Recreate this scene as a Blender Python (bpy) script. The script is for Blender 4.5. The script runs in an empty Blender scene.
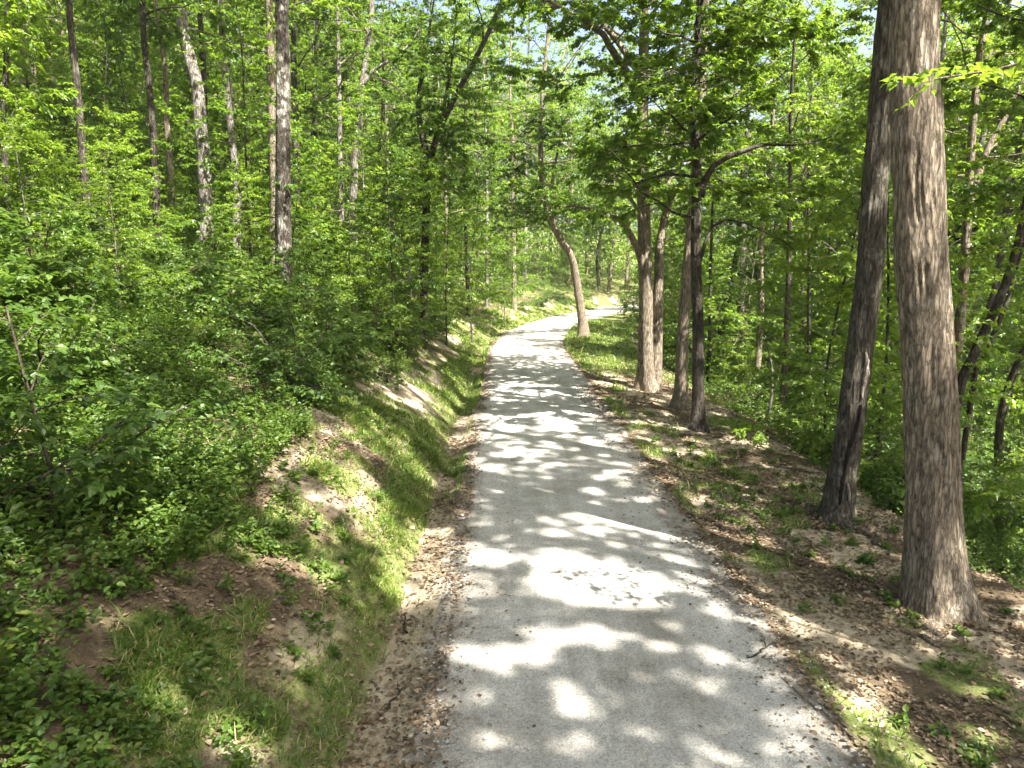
import bpy, math, random
import numpy as np
from mathutils import Vector, Matrix, Euler

random.seed(11)
R = np.random.default_rng(11)
SC = bpy.context.scene
COL = SC.collection

# ------------------------------------------------------------------ camera
CAM_H = 3.3
F_PX = 718.0
PITCH = math.atan(116.0 / F_PX)
cd = bpy.data.cameras.new('camera')
cam = bpy.data.objects.new('camera', cd)
COL.objects.link(cam)
cd.sensor_width = 36.0
cd.lens = 36.0 * F_PX / 1024.0
cd.clip_start = 0.05
cd.clip_end = 1000.0
cam.location = (0, 0, CAM_H)
cam.rotation_euler = (math.pi / 2 - PITCH, 0, math.radians(-0.55))
SC.camera = cam
CAM_M = cam.rotation_euler.to_matrix()


def ray(px, py):
    return CAM_M @ Vector(((px - 512) / F_PX, -(py - 384) / F_PX, -1.0))


def at_depth(px, py, Y):
    d = ray(px, py)
    return Vector((0, 0, CAM_H)) + d * (Y / d.y)


# ------------------------------------------------------------------ noise + terrain
def _hash(ix, iy, seed):
    h = (ix.astype(np.int64) * 374761393 + iy.astype(np.int64) * 668265263 + seed * 1442695041) & 0xFFFFFFFF
    h = ((h ^ (h >> 13)) * 1274126177) & 0xFFFFFFFF
    h = h ^ (h >> 16)
    return (h & 0xFFFF) / 65535.0


def noise(x, y, scale=1.0, seed=0):
    x = np.asarray(x, float) / scale
    y = np.asarray(y, float) / scale
    ix = np.floor(x); iy = np.floor(y)
    fx = x - ix; fy = y - iy
    fx = fx * fx * (3 - 2 * fx); fy = fy * fy * (3 - 2 * fy)
    a = _hash(ix, iy, seed); b = _hash(ix + 1, iy, seed)
    c = _hash(ix, iy + 1, seed); d = _hash(ix + 1, iy + 1, seed)
    return (a * (1 - fx) + b * fx) * (1 - fy) + (c * (1 - fx) + d * fx) * fy


def fbm(x, y, scale, seed=0, octs=3):
    t = 0; amp = 1; s = 0
    for k in range(octs):
        t = t + amp * noise(x, y, scale / 2 ** k, seed + 17 * k); s += amp; amp *= 0.5
    return t / s


def smooth(a, b, x):
    t = np.clip((np.asarray(x, float) - a) / (b - a), 0, 1)
    return t * t * (3 - 2 * t)


def centre(y):
    y = np.asarray(y, float)
    t = np.clip(y - 28, 0, 40)
    return 0.88 + 0.0088 * t * t + np.maximum(y - 68, 0) * 0.704


def slope_c(y):
    return 0.0176 * np.clip(np.asarray(y, float) - 28, 0, 40)


def lateral(x, y):
    return (np.asarray(x, float) - centre(y)) / np.sqrt(1 + slope_c(y) ** 2)


HALF = 1.5


def ground(x, y):
    x = np.asarray(x, float); y = np.asarray(y, float)
    s = lateral(x, y)
    dl = -s - HALF
    dr = s - HALF
    # uphill bank
    b0 = 0.38 + 0.22 * noise(y, y * 0, 3.0, 3)
    steep = 0.78 + 0.25 * (noise(y, y * 0, 5.0, 5) - .5)
    bank_w = 1.55 + 0.5 * (noise(y, y * 0, 4.0, 6) - .5)
    fade = 1.0 - 0.35 * smooth(16, 34, y)
    z = -0.07 * smooth(0.05, 0.25, dl) * (1 - smooth(b0, b0 + .2, dl))
    u = np.maximum(dl - b0, 0)
    up = np.where(u < bank_w, steep * u, steep * bank_w + 0.36 * (u - bank_w))
    up = up - 0.10 * np.exp(-((u - bank_w) / 0.35) ** 2)
    over = np.maximum(u - 13, 0)
    up = up - 0.14 * np.where(over > 0, over, 0)
    z = z + up * fade
    # downhill side
    w1 = np.clip(dr, 0, 3.0)
    z = z - 0.03 * smooth(0, 0.4, dr) - 0.115 * np.maximum(w1 - .3, 0) * (1 - 0.6 * smooth(26, 34, y))
    d2 = np.clip(dr - 3.0, 0, 8.5)
    z = z - 0.36 * d2 * smooth(0, 1.2, d2)
    far = np.maximum(dr - 26, 0)
    z = z + 0.33 * np.clip(far, 0, 45)
    off = smooth(0.1, 0.7, np.abs(s) - HALF)
    z = z + off * (0.10 * (fbm(x, y, 0.9, 21) - .5) + 0.045 * (noise(x, y, 0.24, 23) - .5) + .03 * (noise(x, y, .12, 24) - .5))
    z = z + smooth(2, 6, np.abs(s) - HALF) * 0.6 * (fbm(x, y, 6.0, 25) - .5)
    return z


def gz(x, y):
    return float(ground(np.array([x]), np.array([y]))[0])


def hit_ground(px, py):
    d = ray(px, py); o = Vector((0, 0, CAM_H)); t = 1.0
    while t < 120:
        p = o + d * t
        if p.z <= gz(p.x, p.y):
            return p
        t += 0.04
    return o + d * 40


# ------------------------------------------------------------------ mesh helpers
def mesh_from(name, V, faces_list, mats, attrs=None, smooth_shade=False, mat_idx=None):
    """faces_list: list of int arrays (n,3) or (n,4)."""
    me = bpy.data.meshes.new(name)
    V = np.ascontiguousarray(V, dtype=np.float32)
    me.vertices.add(len(V)); me.vertices.foreach_set('co', V.ravel())
    faces_list = [np.asarray(f, dtype=np.int32) for f in faces_list if len(f)]
    loops = np.concatenate([f.ravel() for f in faces_list])
    tot = np.concatenate([np.full(len(f), f.shape[1], dtype=np.int32) for f in faces_list])
    start = np.concatenate([[0], np.cumsum(tot)[:-1]]).astype(np.int32)
    me.loops.add(len(loops)); me.loops.foreach_set('vertex_index', loops)
    me.polygons.add(len(tot))
    me.polygons.foreach_set('loop_start', start)
    me.polygons.foreach_set('use_smooth', np.full(len(tot), smooth_shade, dtype=bool))
    for m in mats if isinstance(mats, (list, tuple)) else [mats]:
        me.materials.append(m)
    if mat_idx is not None:
        me.polygons.foreach_set('material_index', np.asarray(mat_idx, dtype=np.int32))
    for k, a in (attrs or {}).items():
        at = me.attributes.new(k, 'FLOAT', 'POINT')
        at.data.foreach_set('value', np.ascontiguousarray(a, dtype=np.float32))
    me.update(calc_edges=True)
    return me


def obj(name, me, parent=None, loc=(0, 0, 0)):
    o = bpy.data.objects.new(name, me)
    COL.objects.link(o); o.location = loc
    if parent is not None:
        o.parent = parent
    return o


def tag(o, label=None, cat=None, group=None, kind=None):
    for k, v in (('label', label), ('category', cat), ('group', group), ('kind', kind)):
        if v:
            o[k] = v
    return o


def norm(a):
    return a / np.maximum(np.linalg.norm(a, axis=-1, keepdims=True), 1e-9)


class Leaves:
    """Collects leaf blades: each one is a small folded pointed blade."""
    def __init__(self):
        self.P = []; self.D = []; self.N = []; self.L = []; self.W = []; self.T = []

    def add(self, P, D, N, L, W, T):
        self.P.append(P); self.D.append(D); self.N.append(N)
        self.L.append(L); self.W.append(W); self.T.append(T)

    def carve(self, off, rz=0.0, sc=1.0):
        P = np.concatenate(self.P); D = np.concatenate(self.D); L = np.concatenate(self.L)
        mid = P + norm(D) * (L * .5)[:, None]
        c, s_ = math.cos(rz), math.sin(rz)
        W = np.stack([mid[:, 0] * c - mid[:, 1] * s_, mid[:, 0] * s_ + mid[:, 1] * c, mid[:, 2]], 1) * sc
        keep = ~in_gap(W, off)
        o = Leaves()
        o.add(P[keep], D[keep], np.concatenate(self.N)[keep], L[keep], np.concatenate(self.W)[keep], np.concatenate(self.T)[keep])
        return o, int((~keep).sum())

    def count(self):
        return sum(len(p) for p in self.P)

    def build(self, name, mat, fold=0.18, droop=0.22, rich=False, wood=None, wood_mat=None):
        P = np.concatenate(self.P); D = norm(np.concatenate(self.D)); N = np.concatenate(self.N)
        L = np.concatenate(self.L)[:, None]; W = np.concatenate(self.W)[:, None]; T = np.concatenate(self.T)
        S = norm(np.cross(D, N)); N = norm(np.cross(S, D))
        n = len(P)
        if not rich:
            V = np.empty((n, 5, 3))
            V[:, 0] = P
            V[:, 1] = P + D * L * 0.42 + S * W * .5 + N * L * fold
            V[:, 2] = P + D * L - N * L * droop
            V[:, 3] = P + D * L * 0.42 - S * W * .5 + N * L * fold
            V[:, 4] = P + D * L * 0.5
            b = (np.arange(n) * 5)[:, None]
            F = np.concatenate([b + np.array([[0, 1, 2, 4]]), b + np.array([[0, 4, 2, 3]])])
            k = 5
        else:
            V = np.empty((n, 9, 3))
            V[:, 0] = P
            V[:, 1] = P + D * L * 0.22 + S * W * .40 + N * L * fold * .7
            V[:, 2] = P + D * L * 0.50 + S * W * .50 + N * L * fold * .8 - N * L * droop * .2
            V[:, 3] = P + D * L * 0.78 + S * W * .28 + N * L * fold * .3 - N * L * droop * .55
            V[:, 4] = P + D * L - N * L * droop
            V[:, 5] = P + D * L * 0.78 - S * W * .28 + N * L * fold * .3 - N * L * droop * .55
            V[:, 6] = P + D * L * 0.50 - S * W * .50 + N * L * fold * .8 - N * L * droop * .2
            V[:, 7] = P + D * L * 0.22 - S * W * .40 + N * L * fold * .7
            V[:, 8] = P + D * L * 0.5 - N * L * droop * .2
            b = (np.arange(n) * 9)[:, None]
            F = np.concatenate([b + np.array([[0, 1, 2, 8]]), b + np.array([[8, 2, 3, 4]]),
                                b + np.array([[8, 4, 5, 6]]), b + np.array([[0, 8, 6, 7]])])
            k = 9
        V = V.reshape(-1, 3); ti = np.repeat(T, k)
        if wood is None or not wood.n:
            return mesh_from(name, V, [F], mat, {'tint': ti})
        wf = np.concatenate(wood.F) + len(V); wv = np.concatenate(wood.V)
        mi = np.concatenate([np.zeros(len(F), np.int32), np.ones(len(wf), np.int32)])
        return mesh_from(name, np.concatenate([V, wv]), [F, wf], [mat, wood_mat], {'tint': np.concatenate([ti, np.zeros(len(wv))])}, mat_idx=mi)


class Tubes:
    def __init__(self):
        self.V = []; self.F = []; self.n = 0

    def add(self, pts, radii, sides=6, cap=True, lobes=None, rough=0.0, rng=R):
        pts = np.asarray(pts, float); radii = np.asarray(radii, float)
        m = len(pts)
        tan = np.gradient(pts, axis=0); tan = norm(tan)
        ref = np.array([1.0, 0.0, 0.0]) if abs(tan[0, 0]) < .8 else np.array([0, 1.0, 0])
        A = norm(np.cross(tan, ref)); B = np.cross(tan, A)
        th = np.linspace(0, 2 * np.pi, sides, endpoint=False)
        rad = np.repeat(radii[:, None], sides, 1)
        if lobes is not None:
            rad = rad * lobes(np.arange(m)[:, None], th[None, :])
        if rough:
            rad = rad * (1 + rough * (rng.random((m, sides)) - .5))
        V = pts[:, None, :] + rad[..., None] * (np.cos(th)[None, :, None] * A[:, None, :] + np.sin(th)[None, :, None] * B[:, None, :])
        i = np.arange(m - 1)[:, None] * sides; j = np.arange(sides)[None, :]; j2 = (j + 1) % sides
        F = np.stack([i + j, i + j2, i + sides + j2, i + sides + j], -1).reshape(-1, 4)
        V = V.reshape(-1, 3)
        self.V.append(V); self.F.append(F + self.n); self.n += len(V)

    def build(self, name, mat, attrs=None):
        return mesh_from(name, np.concatenate(self.V), [np.concatenate(self.F)], mat, smooth_shade=True)


def resample(pts, step):
    pts = np.asarray(pts, float)
    seg = np.linalg.norm(np.diff(pts, axis=0), axis=1); d = np.concatenate([[0], np.cumsum(seg)])
    n = max(3, int(d[-1] / step) + 1)
    t = np.linspace(0, d[-1], n)
    # Catmull-Rom through the points, so limbs bend smoothly
    out = []
    for q in t:
        k = min(max(np.searchsorted(d, q, side='right') - 1, 0), len(pts) - 2)
        u = (q - d[k]) / max(seg[k], 1e-6)
        p0 = pts[max(k - 1, 0)]; p1 = pts[k]; p2 = pts[k + 1]; p3 = pts[min(k + 2, len(pts) - 1)]
        out.append(0.5 * (2 * p1 + (p2 - p0) * u + (2 * p0 - 5 * p1 + 4 * p2 - p3) * u * u + (3 * p1 - p0 - 3 * p2 + p3) * u ** 3))
    return np.array(out), t


# ------------------------------------------------------------------ materials
def new_mat(name):
    m = bpy.data.materials.new(name); m.use_nodes = True
    nt = m.node_tree; nt.nodes.clear()
    return m, nt


def nd(nt, typ, **kw):
    n = nt.nodes.new(typ)
    for k, v in kw.items():
        if k.startswith('_'):
            setattr(n, k[1:], v)
        else:
            n.inputs[k.replace('__', ' ')].default_value = v
    return n


def ramp(nt, fac, stops):
    r = nt.nodes.new('ShaderNodeValToRGB')
    el = r.color_ramp.elements
    while len(el) < len(stops):
        el.new(0.5)
    for e, (p, c) in zip(el, stops):
        e.position = p; e.color = (*c, 1)
    nt.links.new(fac, r.inputs[0])
    return r.outputs[0]


def leaf_material(name, stops, trans_gain=(1.5, 1.6, 0.9), trans=0.45, rough=0.42, spec=0.35, obj_var=0.35):
    m, nt = new_mat(name); L = nt.links
    at = nd(nt, 'ShaderNodeAttribute', _attribute_name='tint')
    oi = nd(nt, 'ShaderNodeObjectInfo')
    mx = nd(nt, 'ShaderNodeMath', _operation='MULTIPLY_ADD'); L.new(oi.outputs['Random'], mx.inputs[0]); mx.inputs[1].default_value = obj_var
    sc = nd(nt, 'ShaderNodeMath', _operation='MULTIPLY'); L.new(at.outputs['Fac'], sc.inputs[0]); sc.inputs[1].default_value = 1 - obj_var
    L.new(sc.outputs[0], mx.inputs[2])
    col = ramp(nt, mx.outputs[0], stops)
    p = nd(nt, 'ShaderNodeBsdfPrincipled', Roughness=rough); p.inputs['Specular IOR Level'].default_value = spec
    L.new(col, p.inputs['Base Color'])
    g = nd(nt, 'ShaderNodeMix', _data_type='RGBA', _blend_type='MULTIPLY'); g.inputs[0].default_value = 1
    L.new(col, g.inputs[6]); g.inputs[7].default_value = (*trans_gain, 1)
    t = nd(nt, 'ShaderNodeBsdfTranslucent'); L.new(g.outputs[2], t.inputs['Color'])
    mix = nd(nt, 'ShaderNodeMixShader'); mix.inputs[0].default_value = trans
    L.new(p.outputs[0], mix.inputs[1]); L.new(t.outputs[0], mix.inputs[2])
    o = nd(nt, 'ShaderNodeOutputMaterial'); L.new(mix.outputs[0], o.inputs[0])
    return m


GREEN = [(0.0, (0.034, 0.070, 0.013)), (0.35, (0.074, 0.134, 0.019)), (0.7, (0.135, 0.208, 0.030)), (1.0, (0.22, 0.285, 0.055))]
M_LEAF = leaf_material('tree_leaf', GREEN, trans_gain=(2.7, 2.5, 1.3), trans=.5, rough=.36, spec=.55, obj_var=.45)
M_UNDER = leaf_material('undergrowth_leaf', [(0.0, (0.032, 0.070, 0.014)), (0.4, (0.070, 0.128, 0.020)), (0.8, (0.135, 0.195, 0.032)), (0.95, (0.20, 0.22, 0.04)), (1.0, (0.28, 0.21, 0.04))], trans_gain=(1.8, 1.8, 1.1), trans=.42, rough=.42, spec=.45, obj_var=0.3)
M_GRASS = leaf_material('grass_blade', [(0.0, (0.075, 0.13, 0.02)), (0.5, (0.125, 0.20, 0.03)), (0.85, (0.20, 0.25, 0.05)), (1.0, (0.36, 0.31, 0.16))], trans_gain=(1.9, 1.9, 1.3), trans=0.4, rough=.4, spec=.5, obj_var=0.0)
M_LITTER = leaf_material('dead_leaf', [(0.0, (0.055, 0.037, 0.022)), (0.4, (0.14, 0.098, 0.06)), (0.8, (0.255, 0.19, 0.12)), (1.0, (0.40, 0.33, 0.23))], trans_gain=(1.0, .8, .6), trans=0.15, rough=.7, spec=.2, obj_var=0.0)


def bark_material(name, dark, mid, pale, pale_amount=0.45, stretch=0.22, fine=26.0, bump=0.8):
    m, nt = new_mat(name); L = nt.links
    tc = nd(nt, 'ShaderNodeTexCoord'); oi = nd(nt, 'ShaderNodeObjectInfo')
    add = nd(nt, 'ShaderNodeVectorMath', _operation='MULTIPLY_ADD')
    L.new(oi.outputs['Location'], add.inputs[0]); add.inputs[1].default_value = (1.7, 1.7, 1.7); L.new(tc.outputs['Object'], add.inputs[2])
    mp = nd(nt, 'ShaderNodeMapping'); mp.inputs['Scale'].default_value = (1, 1, stretch); L.new(add.outputs[0], mp.inputs[0])
    n1 = nd(nt, 'ShaderNodeTexNoise', Scale=fine, Detail=6.0, Roughness=0.65); L.new(mp.outputs[0], n1.inputs['Vector'])
    n2 = nd(nt, 'ShaderNodeTexNoise', Scale=4.5, Detail=5.0, Roughness=0.6); L.new(add.outputs[0], n2.inputs['Vector'])
    vo = nd(nt, 'ShaderNodeTexVoronoi', Scale=fine * 0.8, _feature='DISTANCE_TO_EDGE'); L.new(mp.outputs[0], vo.inputs['Vector'])
    mp2 = nd(nt, 'ShaderNodeMapping'); mp2.inputs['Scale'].default_value = (1, 1, stretch * .75); L.new(add.outputs[0], mp2.inputs[0])
    wob = nd(nt, 'ShaderNodeMix', _data_type='VECTOR'); wob.inputs[0].default_value = .07; L.new(mp2.outputs[0], wob.inputs[4]); L.new(n1.outputs['Color'], wob.inputs[5])
    v2 = nd(nt, 'ShaderNodeTexVoronoi', Scale=fine * 0.95, _feature='DISTANCE_TO_EDGE'); L.new(wob.outputs[1], v2.inputs['Vector'])
    crack = ramp(nt, v2.outputs['Distance'], [(0.0, (.30, .29, .28)), (0.10, (.85, .85, .85)), (0.2, (1.12, 1.12, 1.12))])
    c1 = ramp(nt, n1.outputs[0], [(0.32, dark), (0.52, mid), (0.72, tuple(c * 1.25 for c in mid))])
    pm = ramp(nt, n2.outputs[0], [(0.62 - pale_amount * .35, (0, 0, 0)), (0.70 - pale_amount * .2, (1, 1, 1))])
    mx = nd(nt, 'ShaderNodeMix', _data_type='RGBA'); L.new(pm, mx.inputs[0]); L.new(c1, mx.inputs[6])
    pal = ramp(nt, n1.outputs[0], [(0.3, tuple(c * .55 for c in pale)), (0.55, pale)])
    L.new(pal, mx.inputs[7])
    ck = nd(nt, 'ShaderNodeMix', _data_type='RGBA', _blend_type='MULTIPLY'); ck.inputs[0].default_value = .75; L.new(mx.outputs[2], ck.inputs[6]); L.new(crack, ck.inputs[7]); mx = ck
    h = nd(nt, 'ShaderNodeMath', _operation='MULTIPLY_ADD'); L.new(n1.outputs[0], h.inputs[0]); h.inputs[1].default_value = 1.0
    vr = nd(nt, 'ShaderNodeMath', _operation='MINIMUM'); L.new(v2.outputs['Distance'], vr.inputs[0]); vr.inputs[1].default_value = 0.22
    vm = nd(nt, 'ShaderNodeMath', _operation='MULTIPLY'); L.new(vr.outputs[0], vm.inputs[0]); vm.inputs[1].default_value = 3.0
    L.new(vm.outputs[0], h.inputs[2])
    b = nd(nt, 'ShaderNodeBump', Strength=bump, Distance=0.03); L.new(h.outputs[0], b.inputs['Height'])
    p = nd(nt, 'ShaderNodeBsdfPrincipled', Roughness=0.9); p.inputs['Specular IOR Level'].default_value = 0.15
    L.new(mx.outputs[2], p.inputs['Base Color']); L.new(b.outputs[0], p.inputs['Normal'])
    o = nd(nt, 'ShaderNodeOutputMaterial'); L.new(p.outputs[0], o.inputs[0])
    return m


B_GREY = bark_material('grey_brown_bark', (0.085, 0.068, 0.048), (0.27, 0.220, 0.158), (0.37, 0.32, 0.245), 0.24)
B_DARK = bark_material('dark_bark', (0.028, 0.024, 0.018), (0.080, 0.068, 0.052), (0.19, 0.175, 0.14), 0.18)
B_PALE = bark_material('pale_bark', (0.085, 0.072, 0.056), (0.22, 0.195, 0.16), (0.40, 0.37, 0.32), 0.42)
B_LICHEN = bark_material('lichen_bark', (0.030, 0.025, 0.021), (0.085, 0.070, 0.056), (0.34, 0.33, 0.28), 0.34, stretch=.35, fine=18)
B_SPLIT = bark_material('split_bark', (0.034, 0.030, 0.022), (0.105, 0.092, 0.068), (0.22, 0.205, 0.16), 0.2)
B_TWIG = bark_material('twig_bark', (0.05, 0.04, 0.03), (0.11, 0.085, 0.06), (0.18, 0.15, 0.11), 0.3)


def ground_material():
    m, nt = new_mat('forest_floor'); L = nt.links
    tc = nd(nt, 'ShaderNodeTexCoord')
    ag = nd(nt, 'ShaderNodeAttribute', _attribute_name='grass')
    av = nd(nt, 'ShaderNodeAttribute', _attribute_name='gravel')
    ab = nd(nt, 'ShaderNodeAttribute', _attribute_name='bare')
    n1 = nd(nt, 'ShaderNodeTexNoise', Scale=9.0, Detail=8.0, Roughness=0.7); L.new(tc.outputs['Object'], n1.inputs['Vector'])
    n2 = nd(nt, 'ShaderNodeTexNoise', Scale=60.0, Detail=4.0, Roughness=0.7); L.new(tc.outputs['Object'], n2.inputs['Vector'])
    n3 = nd(nt, 'ShaderNodeTexNoise', Scale=1.7, Detail=6.0, Roughness=0.65); L.new(tc.outputs['Object'], n3.inputs['Vector'])
    mixn = nd(nt, 'ShaderNodeMath', _operation='MULTIPLY_ADD'); L.new(n2.outputs[0], mixn.inputs[0]); mixn.inputs[1].default_value = .45
    hn = nd(nt, 'ShaderNodeMath', _operation='MULTIPLY'); L.new(n1.outputs[0], hn.inputs[0]); hn.inputs[1].default_value = .6
    L.new(hn.outputs[0], mixn.inputs[2])
    soil = ramp(nt, mixn.outputs[0], [(0.34, (0.040, 0.029, 0.018)), (0.50, (0.092, 0.068, 0.042)), (0.66, (0.17, 0.132, 0.086))])
    bare = ramp(nt, mixn.outputs[0], [(0.34, (0.16, 0.128, 0.085)), (0.52, (0.33, 0.275, 0.19)), (0.68, (0.46, 0.395, 0.29))])
    gcol = ramp(nt, mixn.outputs[0], [(0.36, (0.05, 0.07, 0.018)), (0.52, (0.125, 0.15, 0.045)), (0.66, (0.26, 0.235, 0.115))])
    vcol = ramp(nt, mixn.outputs[0], [(0.36, (0.14, 0.12, 0.095)), (0.52, (0.27, 0.245, 0.205)), (0.68, (0.40, 0.375, 0.33))])

    def blend(a, b, attr, width=.25, nz=n3):
        s = nd(nt, 'ShaderNodeMath', _operation='MULTIPLY_ADD'); L.new(nz.outputs[0], s.inputs[0]); s.inputs[1].default_value = 0.9
        L.new(attr.outputs['Fac'], s.inputs[2])
        r = ramp(nt, s.outputs[0], [(0.86 - width, (0, 0, 0)), (0.86 + width * .3, (1, 1, 1))])
        x = nd(nt, 'ShaderNodeMix', _data_type='RGBA'); L.new(r, x.inputs[0]); L.new(a, x.inputs[6]); L.new(b, x.inputs[7])
        return x.outputs[2]
    c = blend(soil, bare, ab)
    c = blend(c, gcol, ag)
    c = blend(c, vcol, av, .2, n1)
    b = nd(nt, 'ShaderNodeBump', Strength=0.7, Distance=0.04); L.new(mixn.outputs[0], b.inputs['Height'])
    p = nd(nt, 'ShaderNodeBsdfPrincipled', Roughness=0.95); p.inputs['Specular IOR Level'].default_value = 0.1
    L.new(c, p.inputs['Base Color']); L.new(b.outputs[0], p.inputs['Normal'])
    o = nd(nt, 'ShaderNodeOutputMaterial'); L.new(p.outputs[0], o.inputs[0])
    return m


def gravel_material():
    m, nt = new_mat('crushed_limestone'); L = nt.links
    tc = nd(nt, 'ShaderNodeTexCoord')
    n1 = nd(nt, 'ShaderNodeTexNoise', Scale=70.0, Detail=5.0, Roughness=0.75); L.new(tc.outputs['Object'], n1.inputs['Vector'])
    n2 = nd(nt, 'ShaderNodeTexNoise', Scale=1.2, Detail=6.0, Roughness=0.6); L.new(tc.outputs['Object'], n2.inputs['Vector'])
    vo = nd(nt, 'ShaderNodeTexVoronoi', Scale=55.0); L.new(tc.outputs['Object'], vo.inputs['Vector'])
    mp = nd(nt, 'ShaderNodeMapping'); mp.inputs['Scale'].default_value = (5.0, .25, 1); L.new(tc.outputs['Object'], mp.inputs[0])
    n3 = nd(nt, 'ShaderNodeTexNoise', Scale=1.0, Detail=5.0, Roughness=0.6); L.new(mp.outputs[0], n3.inputs['Vector'])
    c = ramp(nt, n1.outputs[0], [(0.30, (0.215, 0.20, 0.175)), (0.48, (0.37, 0.357, 0.327)), (0.68, (0.50, 0.485, 0.45))])
    lg = ramp(nt, n2.outputs[0], [(0.3, (0.70, 0.68, 0.64)), (0.5, (0.98, 0.98, 0.97)), (0.7, (1.10, 1.10, 1.09))])
    x = nd(nt, 'ShaderNodeMix', _data_type='RGBA', _blend_type='MULTIPLY'); x.inputs[0].default_value = 1
    L.new(c, x.inputs[6]); L.new(lg, x.inputs[7])
    lg3 = ramp(nt, n3.outputs[0], [(0.3, (0.82, 0.81, 0.79)), (0.5, (0.98, .98, .975)), (0.7, (1.08, 1.08, 1.08))])
    x3 = nd(nt, 'ShaderNodeMix', _data_type='RGBA', _blend_type='MULTIPLY'); x3.inputs[0].default_value = 1
    L.new(x.outputs[2], x3.inputs[6]); L.new(lg3, x3.inputs[7])
    sp = ramp(nt, vo.outputs['Color'], [(0.0, (0.75, .74, .72)), (0.5, (1, 1, 1)), (1.0, (1.15, 1.15, 1.15))])
    x2 = nd(nt, 'ShaderNodeMix', _data_type='RGBA', _blend_type='MULTIPLY'); x2.inputs[0].default_value = 1
    L.new(x3.outputs[2], x2.inputs[6]); L.new(sp, x2.inputs[7])
    h = nd(nt, 'ShaderNodeMath', _operation='SUBTRACT'); L.new(n1.outputs[0], h.inputs[0]); L.new(vo.outputs['Distance'], h.inputs[1])
    b = nd(nt, 'ShaderNodeBump', Strength=0.5, Distance=0.015); L.new(h.outputs[0], b.inputs['Height'])
    ed = nd(nt, 'ShaderNodeAttribute', _attribute_name='edge')
    n4 = nd(nt, 'ShaderNodeTexNoise', Scale=7.0, Detail=7.0, Roughness=0.7); L.new(tc.outputs['Object'], n4.inputs['Vector'])
    em = nd(nt, 'ShaderNodeMath', _operation='MULTIPLY_ADD'); L.new(n4.outputs[0], em.inputs[0]); em.inputs[1].default_value = .55; L.new(ed.outputs['Fac'], em.inputs[2])
    mr = nd(nt, 'ShaderNodeMapRange'); L.new(em.outputs[0], mr.inputs[0]); mr.inputs[1].default_value = 1.10; mr.inputs[2].default_value = 1.32; mr.inputs[4].default_value = .85
    soil = ramp(nt, n1.outputs[0], [(0.32, (0.06, 0.045, 0.03)), (0.52, (0.14, 0.108, 0.075)), (0.68, (0.26, 0.215, 0.16))])
    x5 = nd(nt, 'ShaderNodeMix', _data_type='RGBA'); L.new(mr.outputs[0], x5.inputs[0]); L.new(x2.outputs[2], x5.inputs[6]); L.new(soil, x5.inputs[7])
    x2 = x5
    p = nd(nt, 'ShaderNodeBsdfPrincipled', Roughness=0.95); p.inputs['Specular IOR Level'].default_value = 0.15
    L.new(x2.outputs[2], p.inputs['Base Color']); L.new(b.outputs[0], p.inputs['Normal'])
    o = nd(nt, 'ShaderNodeOutputMaterial'); L.new(p.outputs[0], o.inputs[0])
    return m


M_GROUND = ground_material()
M_GRAVEL = gravel_material()


# ------------------------------------------------------------------ masks of what grows where
def grass_mask(x, y):
    s = lateral(x, y); dl = -s - HALF; dr = s - HALF
    n = fbm(x, y, 1.1, 41)
    near = smooth(0.38, 0.55, dl) * (1 - smooth(.6, 1.05 + .6 * n, dl)) + .7 * smooth(.6, .9, dl) * (1 - smooth(1.9, 2.6, dl)) * smooth(.52, .66, n)
    strip = smooth(0.02, .1, dl) * (1 - smooth(.25, .5, dl)) * smooth(9, 13, y) * smooth(.42, .5, n)
    lft = near * (0.45 + 0.9 * smooth(.35, .65, n)) + strip
    rt = smooth(0.05, .2, dr) * (1 - smooth(.3, .8, dr)) * smooth(.44, .6, n) * .9
    wedge = smooth(.1, .3, dr) * (1 - smooth(2.6, 3.6, dr)) * smooth(22, 25, y) * (1 - smooth(44, 60, y))
    tuft = smooth(.3, .8, dr) * (1 - smooth(3.5, 5, dr)) * smooth(.57, .70, fbm(x, y, .8, 47)) * .8
    lft = lft * (1 - .5 * (1 - smooth(6.5, 8.5, y)) * smooth(1.1, 1.7, dl))  # grass thinned on the near upper bank so darker soil imitates shade
    lft = lft + .6 * smooth(.6, 1.0, dl) * (1 - smooth(3, 4, dl)) * smooth(.42, .64, noise(x, y, .33, 49)) * smooth(.3, .5, fbm(x, y, 1.6, 50))
    deep = smooth(4, 7, np.abs(s)) * smooth(14, 26, y) * .55
    return np.clip(lft + rt + wedge + tuft + deep, 0, 1)


def bare_mask(x, y):
    s = lateral(x, y); dl = -s - HALF; dr = s - HALF
    n = fbm(x, y, 0.9, 51)
    lft = smooth(.55, .9, dl) * (1 - smooth(1.7, 2.4, dl)) * smooth(.30, .50, n) * (.45 + .55 * smooth(.38, .62, noise(x, y, .2, 59))) * (1 - (1 - smooth(6, 9, y)) * smooth(.8, 1.3, dl))  # last factor drops pale soil on the near upper bank, shade put into colour
    rt = smooth(.1, .5, dr) * (1 - smooth(3.0, 5, dr)) * smooth(.36, .56, n) * .95
    lft = lft + smooth(0, .1, dl) * (1 - smooth(.45, .6, dl)) * (.25 + .7 * smooth(.4, .6, fbm(x, y, .6, 57)))
    return np.clip(lft + rt, 0, 1)


def gravel_mask(x, y):
    s = np.abs(lateral(x, y)) - HALF
    return 1 - smooth(-.05, .14 + .2 * (noise(x, y, .6, 61) - .5), s)


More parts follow.
